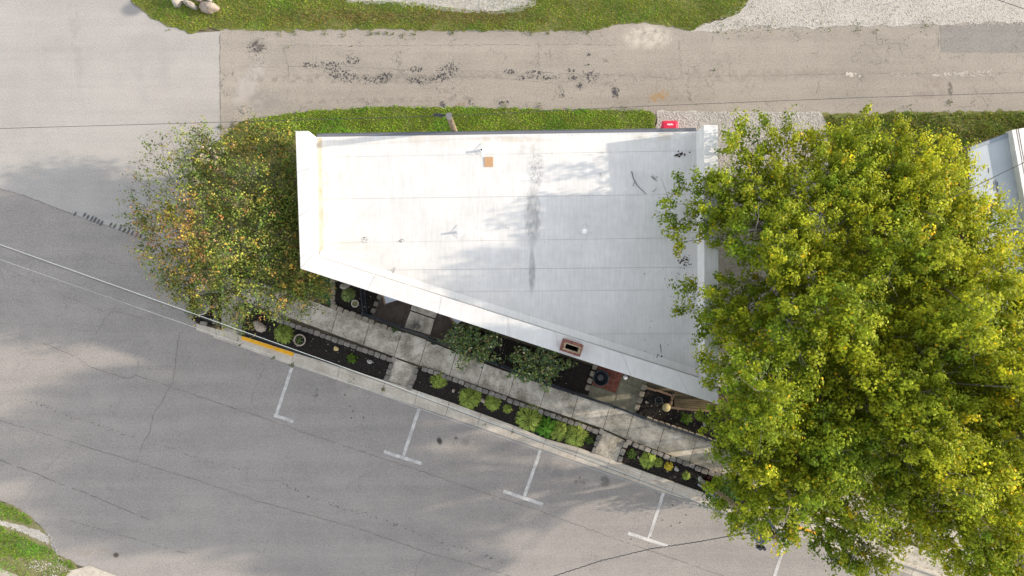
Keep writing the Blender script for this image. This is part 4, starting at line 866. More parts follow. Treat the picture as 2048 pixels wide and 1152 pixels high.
# ------------------------------------------------------------------ rocks
def rock(px, py, rx, ry, hz, rot, mat, label, group=None, name='rock', z=.05, parent=None, seed=None):
    rs_ = random.Random(seed if seed is not None else int(px * 7 + py)); x, y = G(px, py); v, f = [], []; nu, nv = 12, 6
    off = [rs_.uniform(0, 6.28) for _ in range(6)]
    for j in range(nv + 1):
        th = math.pi * .5 * (j / nv) * 1.0
        for i in range(nu):
            a = 2 * math.pi * i / nu; q = 1 + .16 * math.sin(2 * a + off[0]) + .10 * math.sin(3 * a + off[1]) + .05 * math.sin(5 * a + off[2] + j) + rs_.uniform(-.02, .02)
            rr = math.cos(th) ** .55 * q; X, Y = rx / 40 * rr * math.cos(a), ry / 40 * rr * math.sin(a); Z = hz * (math.sin(th) ** .8) * (1 + .12 * math.sin(a + off[3])) - .03
            v.append((x + X * math.cos(rot) - Y * math.sin(rot), y + X * math.sin(rot) + Y * math.cos(rot), z + Z))
    for j in range(nv):
        for i in range(nu): i2 = (i + 1) % nu; f.append([j * nu + i, j * nu + i2, (j + 1) * nu + i2, (j + 1) * nu + i])
    if parent: return part(name, v, f, mat, parent, smooth=True)
    o = part(name, v, f, mat, None, smooth=True, loc=(x, y, z)); return tag(o, label, 'rock', group)
GRK = 'rocks along the top verge'
rock(419, 17, 20, 11, .45, -.3, MAT['rock'], 'big pinkish boulder on the top verge', GRK, 'boulder', .0); rock(383, 11, 14, 7, .35, -.5, MAT['rockpale'], 'long pale rock left of the big pinkish boulder', GRK, 'boulder', .0); rock(356, 2, 13, 12, .4, .2, MAT['rockpale'], 'hollow pale rock at the top edge, leftmost of the verge rocks', GRK, 'boulder', .0); rock(418, -2, 8, 8, .3, 0, MAT['rockgrey'], 'grey rock cut by the top edge above the big boulder', GRK, 'boulder', .0)
rock(400, 2, 7, 4, .2, 0, MAT['rock'], 'little tan rock at the top edge between the boulders', GRK, 'rock', .0)
rock(521, 653, 14, 10, .28, -.35, MAT['rock'], 'large tan boulder in the bed beside the yellow kerb', None, 'boulder', .07); rock(673, 697, 6.5, 4.2, .10, -.4, MAT['rockyel'], 'small yellow rock in the bed beside the yellow kerb', None, 'rock', .075); rock(740, 723, 5.5, 4.5, .12, -.7, MAT['rockgrey'], 'oval grey rock at the right end of the yellow kerb bed', None, 'rock', .075)
rock(907, 781, 3.8, 3.8, .08, 0, MAT['rock'], 'round tan stone between the first two hostas of the long bed', None, 'rock', .075); rock(966, 801, 4, 5, .11, 0, MAT['rock'], 'pinkish stone between the second and third hostas', None, 'rock', .075); rock(691, 572, 11, 6.5, .16, .45, MAT['rockpale'], 'flat pale rock in the front bed behind the hosta', None, 'rock', .075)
rock(1352, 937, 4, 6, .14, .3, MAT['rockgrey'], 'grey oval stone beside the yellow plant', None, 'rock', .075); rock(1399, 957, 4.5, 6.5, .16, .3, MAT['rockgrey'], 'pale grey stone left of the utility pole', None, 'rock', .075); rock(1293, 804, 4.2, 3, .08, 0, MAT['rockpale'], 'small white stone in the bed with the straw coloured disc', None, 'rock', .07); rock(1409, 846, 5, 7, .16, .35, MAT['rockpale'], 'pale pinkish rock in the right front bed', None, 'rock', .07)
rock(1276, 914, 2.2, 3.6, .08, .3, MAT['rock'], 'little tan stone between the round shrub and the hosta', None, 'rock', .075)
ring = empty('stone_ring', (*G(407, 312), 0), 'ring of pale rocks round a dark boulder under the thin tree', 'stone ring')
for px, py, rx, ry, h_, r_, m_ in ((394, 303, 7, 5, .22, .6, 'rockpale'), (406, 298, 7, 5, .22, .1, 'rock'), (418, 299, 7, 5, .22, -.4, 'rockpale'), (427, 304, 7, 5, .2, -.9, 'rock'), (432, 315, 5, 6, .2, 0, 'rock'), (430, 327, 5, 6, .2, 0, 'rockpale'), (387, 313, 6, 6, .2, 1.0, 'rockgrey'), (382, 326, 6, 7, .22, 1.5, 'rock'), (385, 340, 5, 6, .2, 1.4, 'rockgrey')): rock(px, py, rx, ry, h_, r_, MAT[m_], None, None, 'stone', .01, ring)
rock(409, 318, 13, 10, .35, -.2, MAT['rockpale'], None, None, 'boulder', .01, ring)
rock(443, 303, 7, 11, .07, .3, MAT['rockpale'], 'flat pale stone right of the stone ring', None, 'flagstone', .01); rock(465, 291, 5, 7, .06, -.2, MAT['rockpale'], 'smaller flat white stone at the lawn corner', None, 'flagstone', .01); rock(486, 222, 5, 9, .05, .6, MAT['rockpale'], 'pale stone at the alley corner', None, 'flagstone', .01)
pebbles('white_pebbles', W([(376, 290), (470, 285), (460, 330), (376, 350)]), 0, MAT['rockpale'], (.02, .05), .04, lawn, n=40)

# ------------------------------------------------------------------ plants in the beds
def hosta(px, py, rpx, label, edge=(.34, .385, .085), mid=(.065, .15, .013), n=None, group='hostas in the street beds', z=.07, hz=None, name='hosta'):
    r = rpx / 40 * 1.08; x, y = G(px, py, .15); root = empty(name, (x, y, z), label, 'plant', group); n = n or int(40 + 170 * r); hz = hz or r * .55
    V, C = [], []; T = (0, .3, .65, 1.0); Wd = (.10, .9, 1.0, .06)
    for k in range(n):
        q = math.sqrt((k + .5) / n); a = k * 2.39996 + random.uniform(-.25, .25); L = r * random.uniform(.40, .56); r0 = max(0, r * q - L * .55) * .95; ww = L * random.uniform(.34, .46)
        ca, sa = math.cos(a), math.sin(a); zb = hz * (1 - q ** 2 * .8) * random.uniform(.6, 1.15); tilt = -q * .55 + .35 + random.uniform(-.15, .15)
        jj = random.uniform(.5, 1.35)
        for t, wd in zip(T, Wd):
            rr = r0 + L * t; zz = zb + L * (tilt * t - .55 * t * t) 
            for s in (-1, 0, 1):
                X, Y = rr, s * ww * wd * .5; V.append((x + X * ca - Y * sa, y + X * sa + Y * ca, max(z + .01, z + zz + (abs(s) * ww * .22 * wd))))
                c = np.array(mid if s == 0 else edge) * jj; C.append(c if 0 < t < 1 else (np.array(edge) * .6 + np.array(mid) * .4) * jj)
    F = []
    for i in range(3):
        for s in range(2): F.append([i * 3 + s, i * 3 + s + 1, (i + 1) * 3 + s + 1, (i + 1) * 3 + s])
    bulk('leaves', np.array(V), 12, MAT['leafdull'], root, np.array(C), F)
    lathe('crown', (x, y, z), [(r * .18, 0), (r * .12, hz * .5), (.001, hz * .6)], MAT['soil'], root, 8)
    return root
hosta(567, 667, 19, 'variegated hosta beside the large tan boulder', hz=.3); hosta(696, 590, 14, 'variegated hosta beside the white pot in the front bed', edge=(.34, .38, .16)); hosta(878, 760, 17, 'variegated hosta at the left end of the long bed'); hosta(940, 795, 22, 'large variegated hosta between the two small stones of the long bed'); hosta(986, 805, 16.5, 'mid sized variegated hosta right of the pinkish stone'); hosta(1015, 818, 9.5, 'smallest hosta of the long bed')
hosta(1059, 837, 26, 'broad variegated hosta left of the plain green one'); hosta(1093, 853, 22, 'plain green hosta squeezed between variegated ones', edge=(.085, .21, .02), mid=(.055, .15, .012), n=70); hosta(1119, 862, 20, 'variegated hosta right of the plain green one'); hosta(1152, 870, 23, 'variegated hosta at the right end of the long bed'); hosta(1297, 920, 17, 'variegated hosta in the bed by the utility pole', mid=(.12, .24, .025)); hosta(1317, 926, 10, 'small hosta touching the one by the round shrub', mid=(.15, .24, .03))
hosta(1338, 933, 9.5, 'bright yellow leaved plant beside the grey oval stone', edge=(.62, .48, .05), mid=(.42, .36, .04)); hosta(1373, 952, 9, 'small loose hosta near the utility pole')
def shrub(px, py, rx, ry, hz, n, size, palette, label, name='shrub', group=None, z=.06, up=.7, stems=5, mat=None, width=.34, z0=0.15):
    x, y = G(px, py, hz * .6); root = empty(name, (x, y, z), label, 'shrub', group)
    ang = rng.uniform(0, 6.28, n); u = rng.random(n) ** .45; ph = np.arccos(rng.uniform(-.1, 1, n))
    cl = 1 + .26 * np.sin(ang * 5 + px) + .2 * np.sin(ang * 9 + py) + (rng.random(n) < .12) * rng.uniform(0, .3, n)
    P = np.c_[x + rx / 40 * u * cl * np.cos(ang) * np.sin(ph) ** .6, y + ry / 40 * u * cl * np.sin(ang) * np.sin(ph) ** .6, z + hz * (z0 + (1 - z0) * u * np.clip(np.cos(ph), 0, 1) ** .8)]
    leaf_mesh('foliage', P, rng.uniform(*size, n), pal(palette, n, .25), mat or MAT['leafdull'], root, up, width)
    mb = MB()
    for k in range(stems):
        a = k * 6.28 / stems; mb.tube([(x, y, z), (x + .25 * rx / 40 * math.cos(a), y + .25 * ry / 40 * math.sin(a), z + hz * .5), (x + .7 * rx / 40 * math.cos(a), y + .7 * ry / 40 * math.sin(a), z + hz * .85)], [.02, .013, .006], 5)
    mb.build('stems', MAT['twig'], root); return root
BOXW = [(3, (.08, .16, .012)), (2, (.12, .2, .02))]
shrub(704, 717, 9.5, 8.5, .3, 420, (.04, .09), BOXW, 'small bright green shrub in the yellow kerb bed', up=.3); shrub(1179, 880, 8.5, 7.5, .3, 420, (.035, .07), [(3, (.06, .125, .012)), (1, (.09, .15, .02))], 'small round green shrub at the right end of the long bed', up=.3); shrub(1263, 908, 9.5, 9.5, .35, 480, (.035, .07), [(3, (.055, .115, .012)), (1, (.085, .14, .02))], 'small round green shrub in the bed by the utility pole', up=.3); shrub(1373, 837, 11, 10, .4, 420, (.05, .10), BOXW, 'bright green shrub in the right front bed', up=.3); shrub(1424, 851, 8, 9, .35, 220, (.05, .1), [(2, (.03, .075, .02))], 'dark little shrub right of the pale pinkish rock', up=.3)
SHR = [(4, (.085, .145, .07)), (2.6, (.14, .195, .055)), (1.8, (.22, .26, .07)), (.8, (.46, .47, .28)), (.3, (.26, .17, .08))]
shrub(948, 692, 52, 38, 1.6, 1900, (.08, .17), SHR, 'large leafy dark green shrub left of its twin by the sidewalk', 'large_shrub', 'large shrubs on the front fence', z0=.25, stems=9); shrub(922, 668, 26, 22, 1.5, 700, (.07, .14), SHR, 'narrow dark shrub behind the left large shrub', 'large_shrub', 'large shrubs on the front fence', z0=.3)
shrub(1076, 730, 56, 40, 1.6, 2000, (.08, .17), SHR, 'large leafy dark green shrub right of its twin by the sidewalk', 'large_shrub', 'large shrubs on the front fence', z0=.25, stems=9)
shrub(1446, 990, 36, 28, 1.7, 1700, (.08, .15), [(3, (.045, .10, .02)), (1, (.10, .15, .03))], 'loose green bush round the utility pole foot', z0=.2); shrub(1420, 958, 10, 7, .3, 260, (.05, .1), [(3, (.05, .018, .02)), (1, (.09, .035, .03))], 'dark bronze leaved plant right of the pale grey stone', up=.4); shrub(1438, 964, 9, 7, .3, 240, (.05, .1), [(3, (.05, .018, .02)), (1, (.09, .035, .03))], 'dark bronze leaved plant nearest the sidewalk blocks', up=.4)
shrub(790, 658, 8, 5, .3, 200, (.04, .08), [(2, (.05, .10, .02))], 'small green plant at the fence foot left of the gate', z=.1, up=.3); shrub(868, 683, 7, 5, .25, 120, (.04, .08), [(2, (.03, .05, .02))], 'dark little plant in the pot right of the gate', z=.25, up=.3)
shrub(388, 352, 16, 14, .7, 900, (.03, .07), [(3, (.05, .095, .012)), (1, (.085, .12, .02))], 'dense green shrub below the stone ring', up=.4)
# pots
def pot(px, py, r, h, mat, label, fill=MAT['mulch'], z=.07, name='planter_pot'):
    x, y = G(px, py, h); t = empty(name, (x, y, z), label, 'pot')
    lathe('bowl', (x, y, z), [(r * .75, 0), (r * .92, h * .6), (r * 1.0, h * .9), (r * 1.02, h), (r * .80, h), (r * .78, h * .85)], mat, t, 22); lathe('soil', (x, y, z), [(r * .79, h * .86), (.001, h * .88)], fill, t, 18); return t
pot(600, 680, .30, .3, MAT['terra'], 'round brown stone pot in the yellow kerb bed'); hosta(600, 680, 8, 'little green plant growing in the round brown pot', edge=(.16, .22, .05), mid=(.09, .16, .03), n=18, z=.32, hz=.12, name='potted_plant', group=None)
pot(710.5, 607, .185, .25, MAT['potpale'], 'round white pot in the front bed', MAT['drysoil']); pot(868, 684, .14, .2, MAT['black'], 'small black pot right of the gate', z=.1); pot(1317, 800, .19, .32, MAT['firepit'], 'dark pot in the bed with the straw coloured disc')
x, y = G(402, 613, .55); t = empty('planter_pot', (x, y, .06), 'wide pale pot with a mossy green mound left of the walk', 'pot'); lathe('bowl', (x, y, .06), [(.26, 0), (.36, .3), (.40, .48), (.41, .52), (.35, .52), (.33, .44), (.001, .42)], MAT['potpale'], t, 26)
shrub(397, 612, 18, 16, .5, 1500, (.03, .06), [(3, (.08, .125, .012)), (1, (.12, .15, .02))], 'mossy green mound filling the wide pale pot', 'potted_shrub', z=.45, up=.4, z0=.3)
x, y = G(1333, 815, .5); t = empty('round_stand', (x, y, .07), 'round straw coloured disc on a short stand at the timber corner', 'stand')
lathe('disc', (x, y, .07), [(.001, .41), (.19, .41), (.205, .43), (.195, .455), (.001, .47)], MAT['disc'], t, 20); MB().tube([(x, y, .06), (x, y, .49)], .04, 8).build('post', MAT['oldwood'], t)
# white garden chair half hidden under the big tree
x, y = G(1482, 846, .4); t = empty('garden_chair', (x, y, .05), 'white garden chair half hidden under the big tree', 'chair'); cr = R(-25)
box('seat', (x, y, .45), (.46, .44, .04), MAT['pvc'], t, cr); 
for sx, sy in ((-1, -1), (1, -1), (-1, 1), (1, 1)): box('leg', (x + math.cos(cr) * sx * .2 - math.sin(cr) * sy * .19, y + math.sin(cr) * sx * .2 + math.cos(cr) * sy * .19, .24), (.04, .04, .4), MAT['pvc'], t, cr)
for k in range(5): u = (k - 2) * .1; box('back_slat', (x + math.cos(cr) * u - math.sin(cr) * .22, y + math.sin(cr) * u + math.cos(cr) * .22, .70), (.05, .03, .46), MAT['pvc'], t, cr)
box('top_rail', (x - math.sin(cr) * .22, y + math.cos(cr) * .22, .95), (.5, .035, .06), MAT['pvc'], t, cr)

# ------------------------------------------------------------------ fence
def fence(pts, label, h=.95, post=True, step=.125, slats=False, z=.10):
    root = empty('garden_fence', (*G(*pts[0]), z), label, 'fence', 'black metal fence along the front garden')
    me = bpy.data.meshes.new('picket'); v, f = [], []
    v = box_v((0, 0, h / 2), (.028, .028, h)) + [(0, 0, h + .05)]; me.from_pydata(v, [], BOXF[:1] + BOXF[2:] + [[4, 5, 8], [5, 6, 8], [6, 7, 8], [7, 4, 8]]); me.materials.append(MAT['fence'])
    for a, b in zip(pts[:-1], pts[1:]):
        A, B = np.array(G(*a)), np.array(G(*b)); L = np.linalg.norm(B - A); n = max(1, round(L / step)); rz = math.atan2(*(B - A)[::-1])
        for k in range(n + 1): q_ = A + (B - A) * k / n; inst('picket', me, (*q_, z), (0, 0, rz), (1, 1, 1), root)
        for zz in (.12, h - .1): box('rail', (*((A + B) / 2), z + zz), (L, .032, .04), MAT['fence'], root, rz)
        m = max(1, round(L / 2.0))
        for k in range(m + 1): q_ = A + (B - A) * k / m; box('post', (*q_, z + (h + .08) / 2), (.055, .055, h + .08), MAT['fence'], root, rz)
    return root
fence([(727, 548), (735, 625)], 'black metal fence run beside the white pot', 1.05); fence([(735, 627), (808, 654)], 'black metal fence run left of the gate', 1.05); fence([(861, 674), (930, 700), (1000, 728), (1060, 750)], 'black metal fence run behind the two large shrubs', 1.05); fence([(1060, 750), (1141, 781), (1222, 808)], 'black metal fence run beside the fire bowl', 1.05); fence([(1267, 825), (1330, 848), (1400, 871), (1450, 888)], 'black metal fence run in front of the right mulch bed', .95)
def gate(a, b, label, h=.8, dense=True):
    A, B = np.array(G(*a)), np.array(G(*b)); L = np.linalg.norm(B - A); rz = math.atan2(*(B - A)[::-1]); root = empty('garden_gate', (*A, .1), label, 'gate')
    for zz in (.08, h): box('rail', (*((A + B) / 2), .1 + zz), (L, .03, .045), MAT['fence'], root, rz)
    n = int(L / (.085 if dense else .3))
    for k in range(n + 1): q_ = A + (B - A) * k / n; box('bar', (*q_, .1 + h / 2), (.022, .022, h), MAT['fence'], root, rz)
gate((809, 655), (860, 673), 'black metal gate across the entrance walk', .8); gate((1224, 809), (1266, 824), 'slim black gate at the side entrance', .75, False)

# ------------------------------------------------------------------ red wheeled bin
x, y = G(1340, 259, 1.05); bn = empty('wheeled_bin', (x, y, .02), 'red wheeled rubbish bin with white lettering behind the building', 'bin')
def rrect(w, d, r, n=4): 
    pts = []
    for cx, cy, a0 in ((w / 2 - r, d / 2 - r, 0), (-w / 2 + r, d / 2 - r, 90), (-w / 2 + r, -d / 2 + r, 180), (w / 2 - r, -d / 2 + r, 270)):
        for k in range(n + 1): a = R(a0 + 90 * k / n); pts.append((cx + r * math.cos(a), cy + r * math.sin(a)))
    return pts
def loft(name, rings, mat, parent, smooth=False):
    v, f = [], []; n = len(rings[0][0])
    for pts, z in rings: v += [(x + a, y + b, z) for a, b in pts]
    for i in range(len(rings) - 1):
        for k in range(n): k2 = (k + 1) % n; f.append([i * n + k, i * n + k2, (i + 1) * n + k2, (i + 1) * n + k])
    f.append([(len(rings) - 1) * n + k for k in range(n)]); return part(name, v, f, mat, parent, smooth)
loft('body', [(rrect(.58, .58, .07), .1), (rrect(.72, .76, .09), .96), (rrect(.76, .80, .09), .97), (rrect(.76, .80, .09), 1.0)], MAT['red'], bn)
lid = loft('lid', [(rrect(.82, .86, .12), 1.002), (rrect(.82, .86, .12), 1.03), (rrect(.76, .80, .12), 1.055), (rrect(.68, .72, .1), 1.06), (rrect(.62, .66, .1), 1.085), (rrect(.58, .62, .09), 1.09)], MAT['red'], bn)
mb = MB()
for k, (w_, hgt) in enumerate(((.03, .035), (.022, .05), (.03, .055), (.022, .045), (.035, .05), (.022, .05), (.03, .035))): mb.box((x - .13 + k * .043, y + .235 + .006 * math.sin(k * 2.1), 1.0945), (w_ * .95, hgt * 1.6, .006), .12 * math.sin(k * 3))
mb.build('lettering', MAT['white'], lid)
for s in (-1, 1):
    v, f = lathe_v((0, 0, 0), [(.001, -.03), (.11, -.03), (.12, -.015), (.12, .015), (.11, .03), (.001, .03)], 16); part('wheel', [(x + s * .36 + c_, y - .3 + a_, .14 + b_) for a_, b_, c_ in v], f, MAT['black'], bn)
MB().tube([(x - .3, y - .46, .98), (x + .3, y - .46, .98)], .018).build('handle', MAT['red'], bn)

# ------------------------------------------------------------------ poles and wires
pb_ = G(921, 292); pt = G(898, 233, 5.9)
pl1 = empty('utility_pole', (*pb_, 0), 'weathered wooden utility pole at the back of the building', 'pole')
MB().tube([(*pb_, -.2), ((pb_[0] + pt[0]) / 2, (pb_[1] + pt[1]) / 2, 2.95), (*pt, 5.9)], [.15, .135, .12], 14).build('post', MAT['pole'], pl1, True)
MB().tube([(*pt, 5.86), (pt[0], pt[1], 6.0)], .13, 12).build('cap', MAT['polecap'], pl1)
mb = MB(); mb.box((pt[0], pt[1] + .12, 5.6), (.10, .14, .22)); mb.tube([(pt[0] - .1, pt[1] + .14, 5.85), (pt[0] + .12, pt[1] + .14, 5.85)], .03); mb.build('bracket', MAT['polecap'], pl1)
x0, y0 = G(866, 229.5, 5.85); x1, y1 = G(893, 231, 5.85); sp = empty('cable_splice', (x1, y1, 5.85), 'black cable splice case hanging on the wire beside the back pole', 'cable'); MB().tube([(x0, y0, 5.85), (x0 + .1, y0, 5.85), (x1 - .2, y1, 5.85), (x1, y1, 5.86)], [.02, .075, .07, .02], 10).build('case', MAT['black'], sp, True)
def wire(pts, r, mat, label, sag=.25, twist=0):
    P = []
    for (p0, h0), (p1, h1) in zip(pts[:-1], pts[1:]):
        a, b = np.array((*G(*p0, h0), h0)), np.array((*G(*p1, h1), h1))
        for k in range(24): t = k / 24; q_ = a + (b - a) * t; q_[2] -= sag * 4 * t * (1 - t); P.append(q_)
    P.append(b)
    if twist: P = [p + np.array([0, math.sin(i * 2.2) * twist, math.cos(i * 2.2) * twist]) for i, p in enumerate(P)]
    v, f = tube_v(P, r, 6); o = part('overhead_wire', v, f, mat, None, loc=tuple(P[0])); tag(o, label, 'wire')
wire([((-420, 272), 6.0), ((0, 257), 5.9), ((420, 245), 5.8), ((896, 231.5), 5.93)], .010, MAT['wire'], 'dark wire running left from the back pole across the side street', .0)
wire([((896, 231.5), 5.93), ((1300, 212), 5.9), ((1700, 196), 6.0), ((2048, 185), 6.1), ((2500, 172), 6.3)], .010, MAT['wire'], 'dark wire running right from the back pole above the alley', .0)
PT2 = (1553, 1074); PH = 8.4
wire([((-400, 355), 8.6), ((0, 489), 8.2), ((770, 764), 7.9), ((1350, 985), 8.1), (PT2, 8.3)], .0125, MAT['wirelight'], 'upper pale wire of the pair along the street', .0)
wire([((-400, 358), 8.55), ((0, 492), 8.15), ((770, 767), 7.85), ((1350, 987), 8.05), (PT2, 8.25)], .008, MAT['wire'], 'dark messenger line touching the upper pale wire', .0)
wire([((-400, 384), 8.2), ((0, 519), 7.8), ((390, 655), 7.6), ((880, 832), 7.5), ((1330, 988), 7.7), (PT2, 7.9)], .0065, MAT['wirelight'], 'lower thin pale wire of the pair along the street', .0)
wire([((1000, 1190), 7.6), ((1112, 1151), 7.7), ((1200, 1122), 7.8), ((1300, 1098), 7.8), ((1400, 1083), 7.9), ((1475, 1069), 8.0), ((1545, 1062), 8.1)], .018, MAT['wire'], 'thick twisted dark cable crossing the street at the bottom', .0, .012)
wire([((1985, -4), 6), ((2060, 22), 6.2), ((2500, 180), 6.5)], .013, MAT['wire'], 'short dark wire at the top right corner', .0)
wire([((1880, 408), 6.4), ((1945, 375), 6.6), ((2050, 324), 6.8), ((2500, 110), 7.0)], .016, MAT['wire'], 'dark wire over the neighbouring roof', .0)
b2 = G(1404, 965); t2 = G(1553, 1074, PH)
pl2 = empty('utility_pole', (*b2, 0), 'tall utility pole with a transformer hidden in the big tree', 'pole')
MB().tube([(*b2, -.2), ((b2[0] + t2[0]) / 2, (b2[1] + t2[1]) / 2, PH / 2), (*t2, PH)], [.17, .15, .125], 14).build('post', MAT['pole'], pl2, True)
def on2(t, dx=0, dy=0): return (b2[0] + (t2[0] - b2[0]) * t + dx, b2[1] + (t2[1] - b2[1]) * t + dy, PH * t)
MB().tube([on2(.02, -.2, -.05), on2(.16, -.2, -.05), on2(.34, -.2, -.05)], .075, 10).build('riser_guard', MAT['bluewhite'], pl2, True)
MB().tube([on2(.02, -.08, .17), on2(.2, -.08, .17)], .05, 8).build('conduit', MAT['polecap'], pl2, True)
tx = on2(.9, -.36, -.16); lathe('transformer', tx, [(.001, -.45), (.24, -.45), (.25, -.4), (.25, .3), (.26, .31), (.22, .36), (.001, .38)], MAT['bluewhite'], pl2, 18)
lathe('bushing', (tx[0], tx[1], tx[2] + .36), [(.10, 0), (.10, .05), (.05, .06), (.05, .16), (.001, .17)], MAT['polecap'], pl2, 12)
box('crossarm', (t2[0] + .12, t2[1] + .1, PH - .25), (1.2, .1, .12), MAT['bluewhite'], pl2, R(-52)); box('fuse_holder', (t2[0] - .55, t2[1] - .5, PH - .3), (.12, .1, .35), MAT['black'], pl2, R(30)); box('fuse_holder', (t2[0] - .40, t2[1] - .5, PH - .25), (.10, .1, .3), MAT['black'], pl2, R(30)); box('crossarm', (t2[0] - .3, t2[1] - .38, PH - .42), (.75, .07, .08), MAT['bluewhite'], pl2, R(35))

# ------------------------------------------------------------------ trees
CR = np.array([1.0, 1.0, 1.0])
def poisson(poly, spacing, n=4000):
    P = _old_scatter(np.array(poly, float), n); out = []
    for p in P:
        if all((p[0] - q_[0]) ** 2 + (p[1] - q_[1]) ** 2 > spacing * spacing for q_ in out): out.append(p)
    return np.array(out)
def tree(name, base, label, blobs_, trunk_h, trunk_r, leaf_n, leaf_size, palette_fn, mat, spray=.26, per=22, twig_n=3, group=None, limb_r=.09, up=.5, fork=.45, nb_=1.0, bright=1.0, orange=1.0, bare=0.0):
    bx_, by_ = base; root = empty(name, (bx_, by_, 0), label, 'tree', group)
    B = np.array(blobs_); mb = MB(); tw = MB(); top = np.array([bx_, by_, trunk_h])
    lean = (B[:, :2].mean(0) - np.array([bx_, by_])) * .12; top[:2] += lean
    mb.tube([(bx_, by_, -.1), (bx_ + lean[0] * .3, by_ + lean[1] * .3, trunk_h * .5), tuple(top)], [trunk_r * 1.25, trunk_r, trunk_r * .8], 10)
    ang = np.arctan2(B[:, 1] - top[1], B[:, 0] - top[0]); K = max(3, min(9, len(B) // 6)); grp = ((ang + math.pi) / (2 * math.pi) * K).astype(int) % K
    for g in range(K):
        idx = np.where(grp == g)[0]
        if not len(idx): continue
        cen = B[idx, :3].mean(0); end = top + (cen - top) * .62; end[2] = top[2] + (cen[2] - top[2]) * .75
        midp = top + (end - top) * .45; midp[2] += .25; midp[:2] += rng.normal(size=2) * .15
        mb.tube([tuple(top - np.array([0, 0, .2])), tuple(midp), tuple(end)], [limb_r * 1.5, limb_r * 1.1, limb_r * .7], 7)
        for i in idx:
            c = B[i, :3]; st = end if rng.random() < .6 else midp; m = st + (c - st) * .5 + rng.normal(size=3) * .18; m[2] -= .1
            mb.tube([tuple(st), tuple(m), tuple(c)], [limb_r * .5, limb_r * .34, limb_r * .16], 5)
            if rng.random() < bare:                       # a bare grey branch standing out of the leaves
                d = rng.normal(size=3); d[2] = abs(d[2]) + .4; d /= np.linalg.norm(d); e = c + d * B[i, 3] * 1.5; q0 = c + d * B[i, 3] * .9
                mb.tube([tuple(c), tuple(q0 + rng.normal(size=3) * .05), tuple(e)], [.028, .02, .008], 5)
                for _k in range(2):
                    f_ = rng.normal(size=3) * .45; mb.tube([tuple(q0), tuple(q0 + d * .25 + f_)], [.012, .005], 4)
            for _ in range(twig_n):
                d = rng.normal(size=3); d[2] = abs(d[2]) * .6; d /= np.linalg.norm(d); e = c + d * B[i, 3] * rng.uniform(.6, 1.0)
                tw.tube([tuple(c), tuple((c + e) / 2 + rng.normal(size=3) * .06), tuple(e)], [limb_r * .15, limb_r * .1, limb_r * .05], 4)
    mb.build('trunk', MAT['bark'], root, True)
    if tw.v: tag(tw.build('twigs', MAT['twig'], root), kind='stuff')
    w_ = B[:, 3] ** 2 * (B[:, 4] if B.shape[1] > 4 else 1); cnt = np.maximum(1, (leaf_n / per * w_ / w_.sum()).astype(int))
    P, C, S, D, NR = [], [], [], [], []
    for i, b in enumerate(B):
        m = cnt[i]; d = rng.normal(size=(m, 3)); d[:, 2] = d[:, 2] * .75 + .15; d /= np.linalg.norm(d, axis=1)[:, None]; rr = rng.random(m) ** .28 * 1.0
        out = b[:3] - np.array([bx_, by_, trunk_h]); out = out / (np.linalg.norm(out) + 1e-9)
        sp_ = b[:3] + d * (rr * b[3])[:, None]
        shoot = d * .7 + out * .7 + np.array([0, 0, .35]); shoot /= np.linalg.norm(shoot, axis=1)[:, None]
        rs_ = spray * rng.uniform(.7, 1.35, m)                      # one leafy shoot tip each
        e = rng.normal(size=(m, per, 3)); e[..., 2] = e[..., 2] * .8 + .25; e /= np.linalg.norm(e, axis=2)[..., None]
        u_ = rng.random((m, per)) ** .33; loc_ = e * (u_ * rs_[:, None] * .8)[..., None]
        al = (rng.random((m, per)) - .35) * rs_[:, None] * 2.6
        pts = sp_[:, None, :] + loc_ + shoot[:, None, :] * al[..., None]
        P.append(pts.reshape(-1, 3)); base_c = palette_fn(sp_, b)
        cc_ = np.repeat(base_c, per, 0) * (1 + rng.normal(size=(m * per, 1)) * .18); tip = np.clip((al / rs_[:, None]).reshape(-1), -.3, 1)[:, None]
        cc_ = cc_ * (1 + tip * np.array([.30, .20, 0])); ol = rng.random(m * per) < .03 * orange; cc_[ol] = cc_[ol] * np.array([1.9, 1.15, .8]); C.append(np.clip(cc_, .004, 1)); D.append(np.repeat(shoot, per, 0)); NR.append((e * .8 + d[:, None, :] * .5).reshape(-1, 3))
    P = np.vstack(P); C = np.vstack(C) * bright; D = np.vstack(D); N = len(P)
    leaf_mesh('crown', P, rng.uniform(*leaf_size, N), C, mat, root, up, .40, dirs=D, nrm=np.vstack(NR) * nb_)
    return root
# canopy outline as seen, and how high its top is
CAN = [(1448, 258), (1462, 236), (1500, 226), (1520, 246), (1566, 238), (1590, 258), (1626, 262), (1662, 276), (1682, 246), (1704, 232), (1728, 244), (1750, 262), (1800, 262), (1846, 262), (1868, 300), (1915, 292), (1934, 318), (1932, 372), (1985, 392), (2010, 440), (2030, 470), (2060, 470), (2140, 520), (2180, 800), (2160, 1060), (2090, 1180), (1960, 1200), (1900, 1130), (1840, 1090), (1800, 1080), (1760, 1140), (1700, 1150), (1660, 1130), (1620, 1090), (1560, 1060), (1500, 1055), (1445, 1028), (1412, 985), (1462, 940), (1440, 900), (1410, 860), (1440, 810), (1420, 770), (1400, 720), (1430, 690), (1395, 650), (1350, 610), (1372, 575), (1420, 545), (1450, 560), (1476, 585), (1498, 572), (1506, 548), (1476, 512), (1456, 478), (1425, 490), (1350, 500), (1340, 440), (1325, 395), (1385, 345), (1420, 345), (1448, 320)]
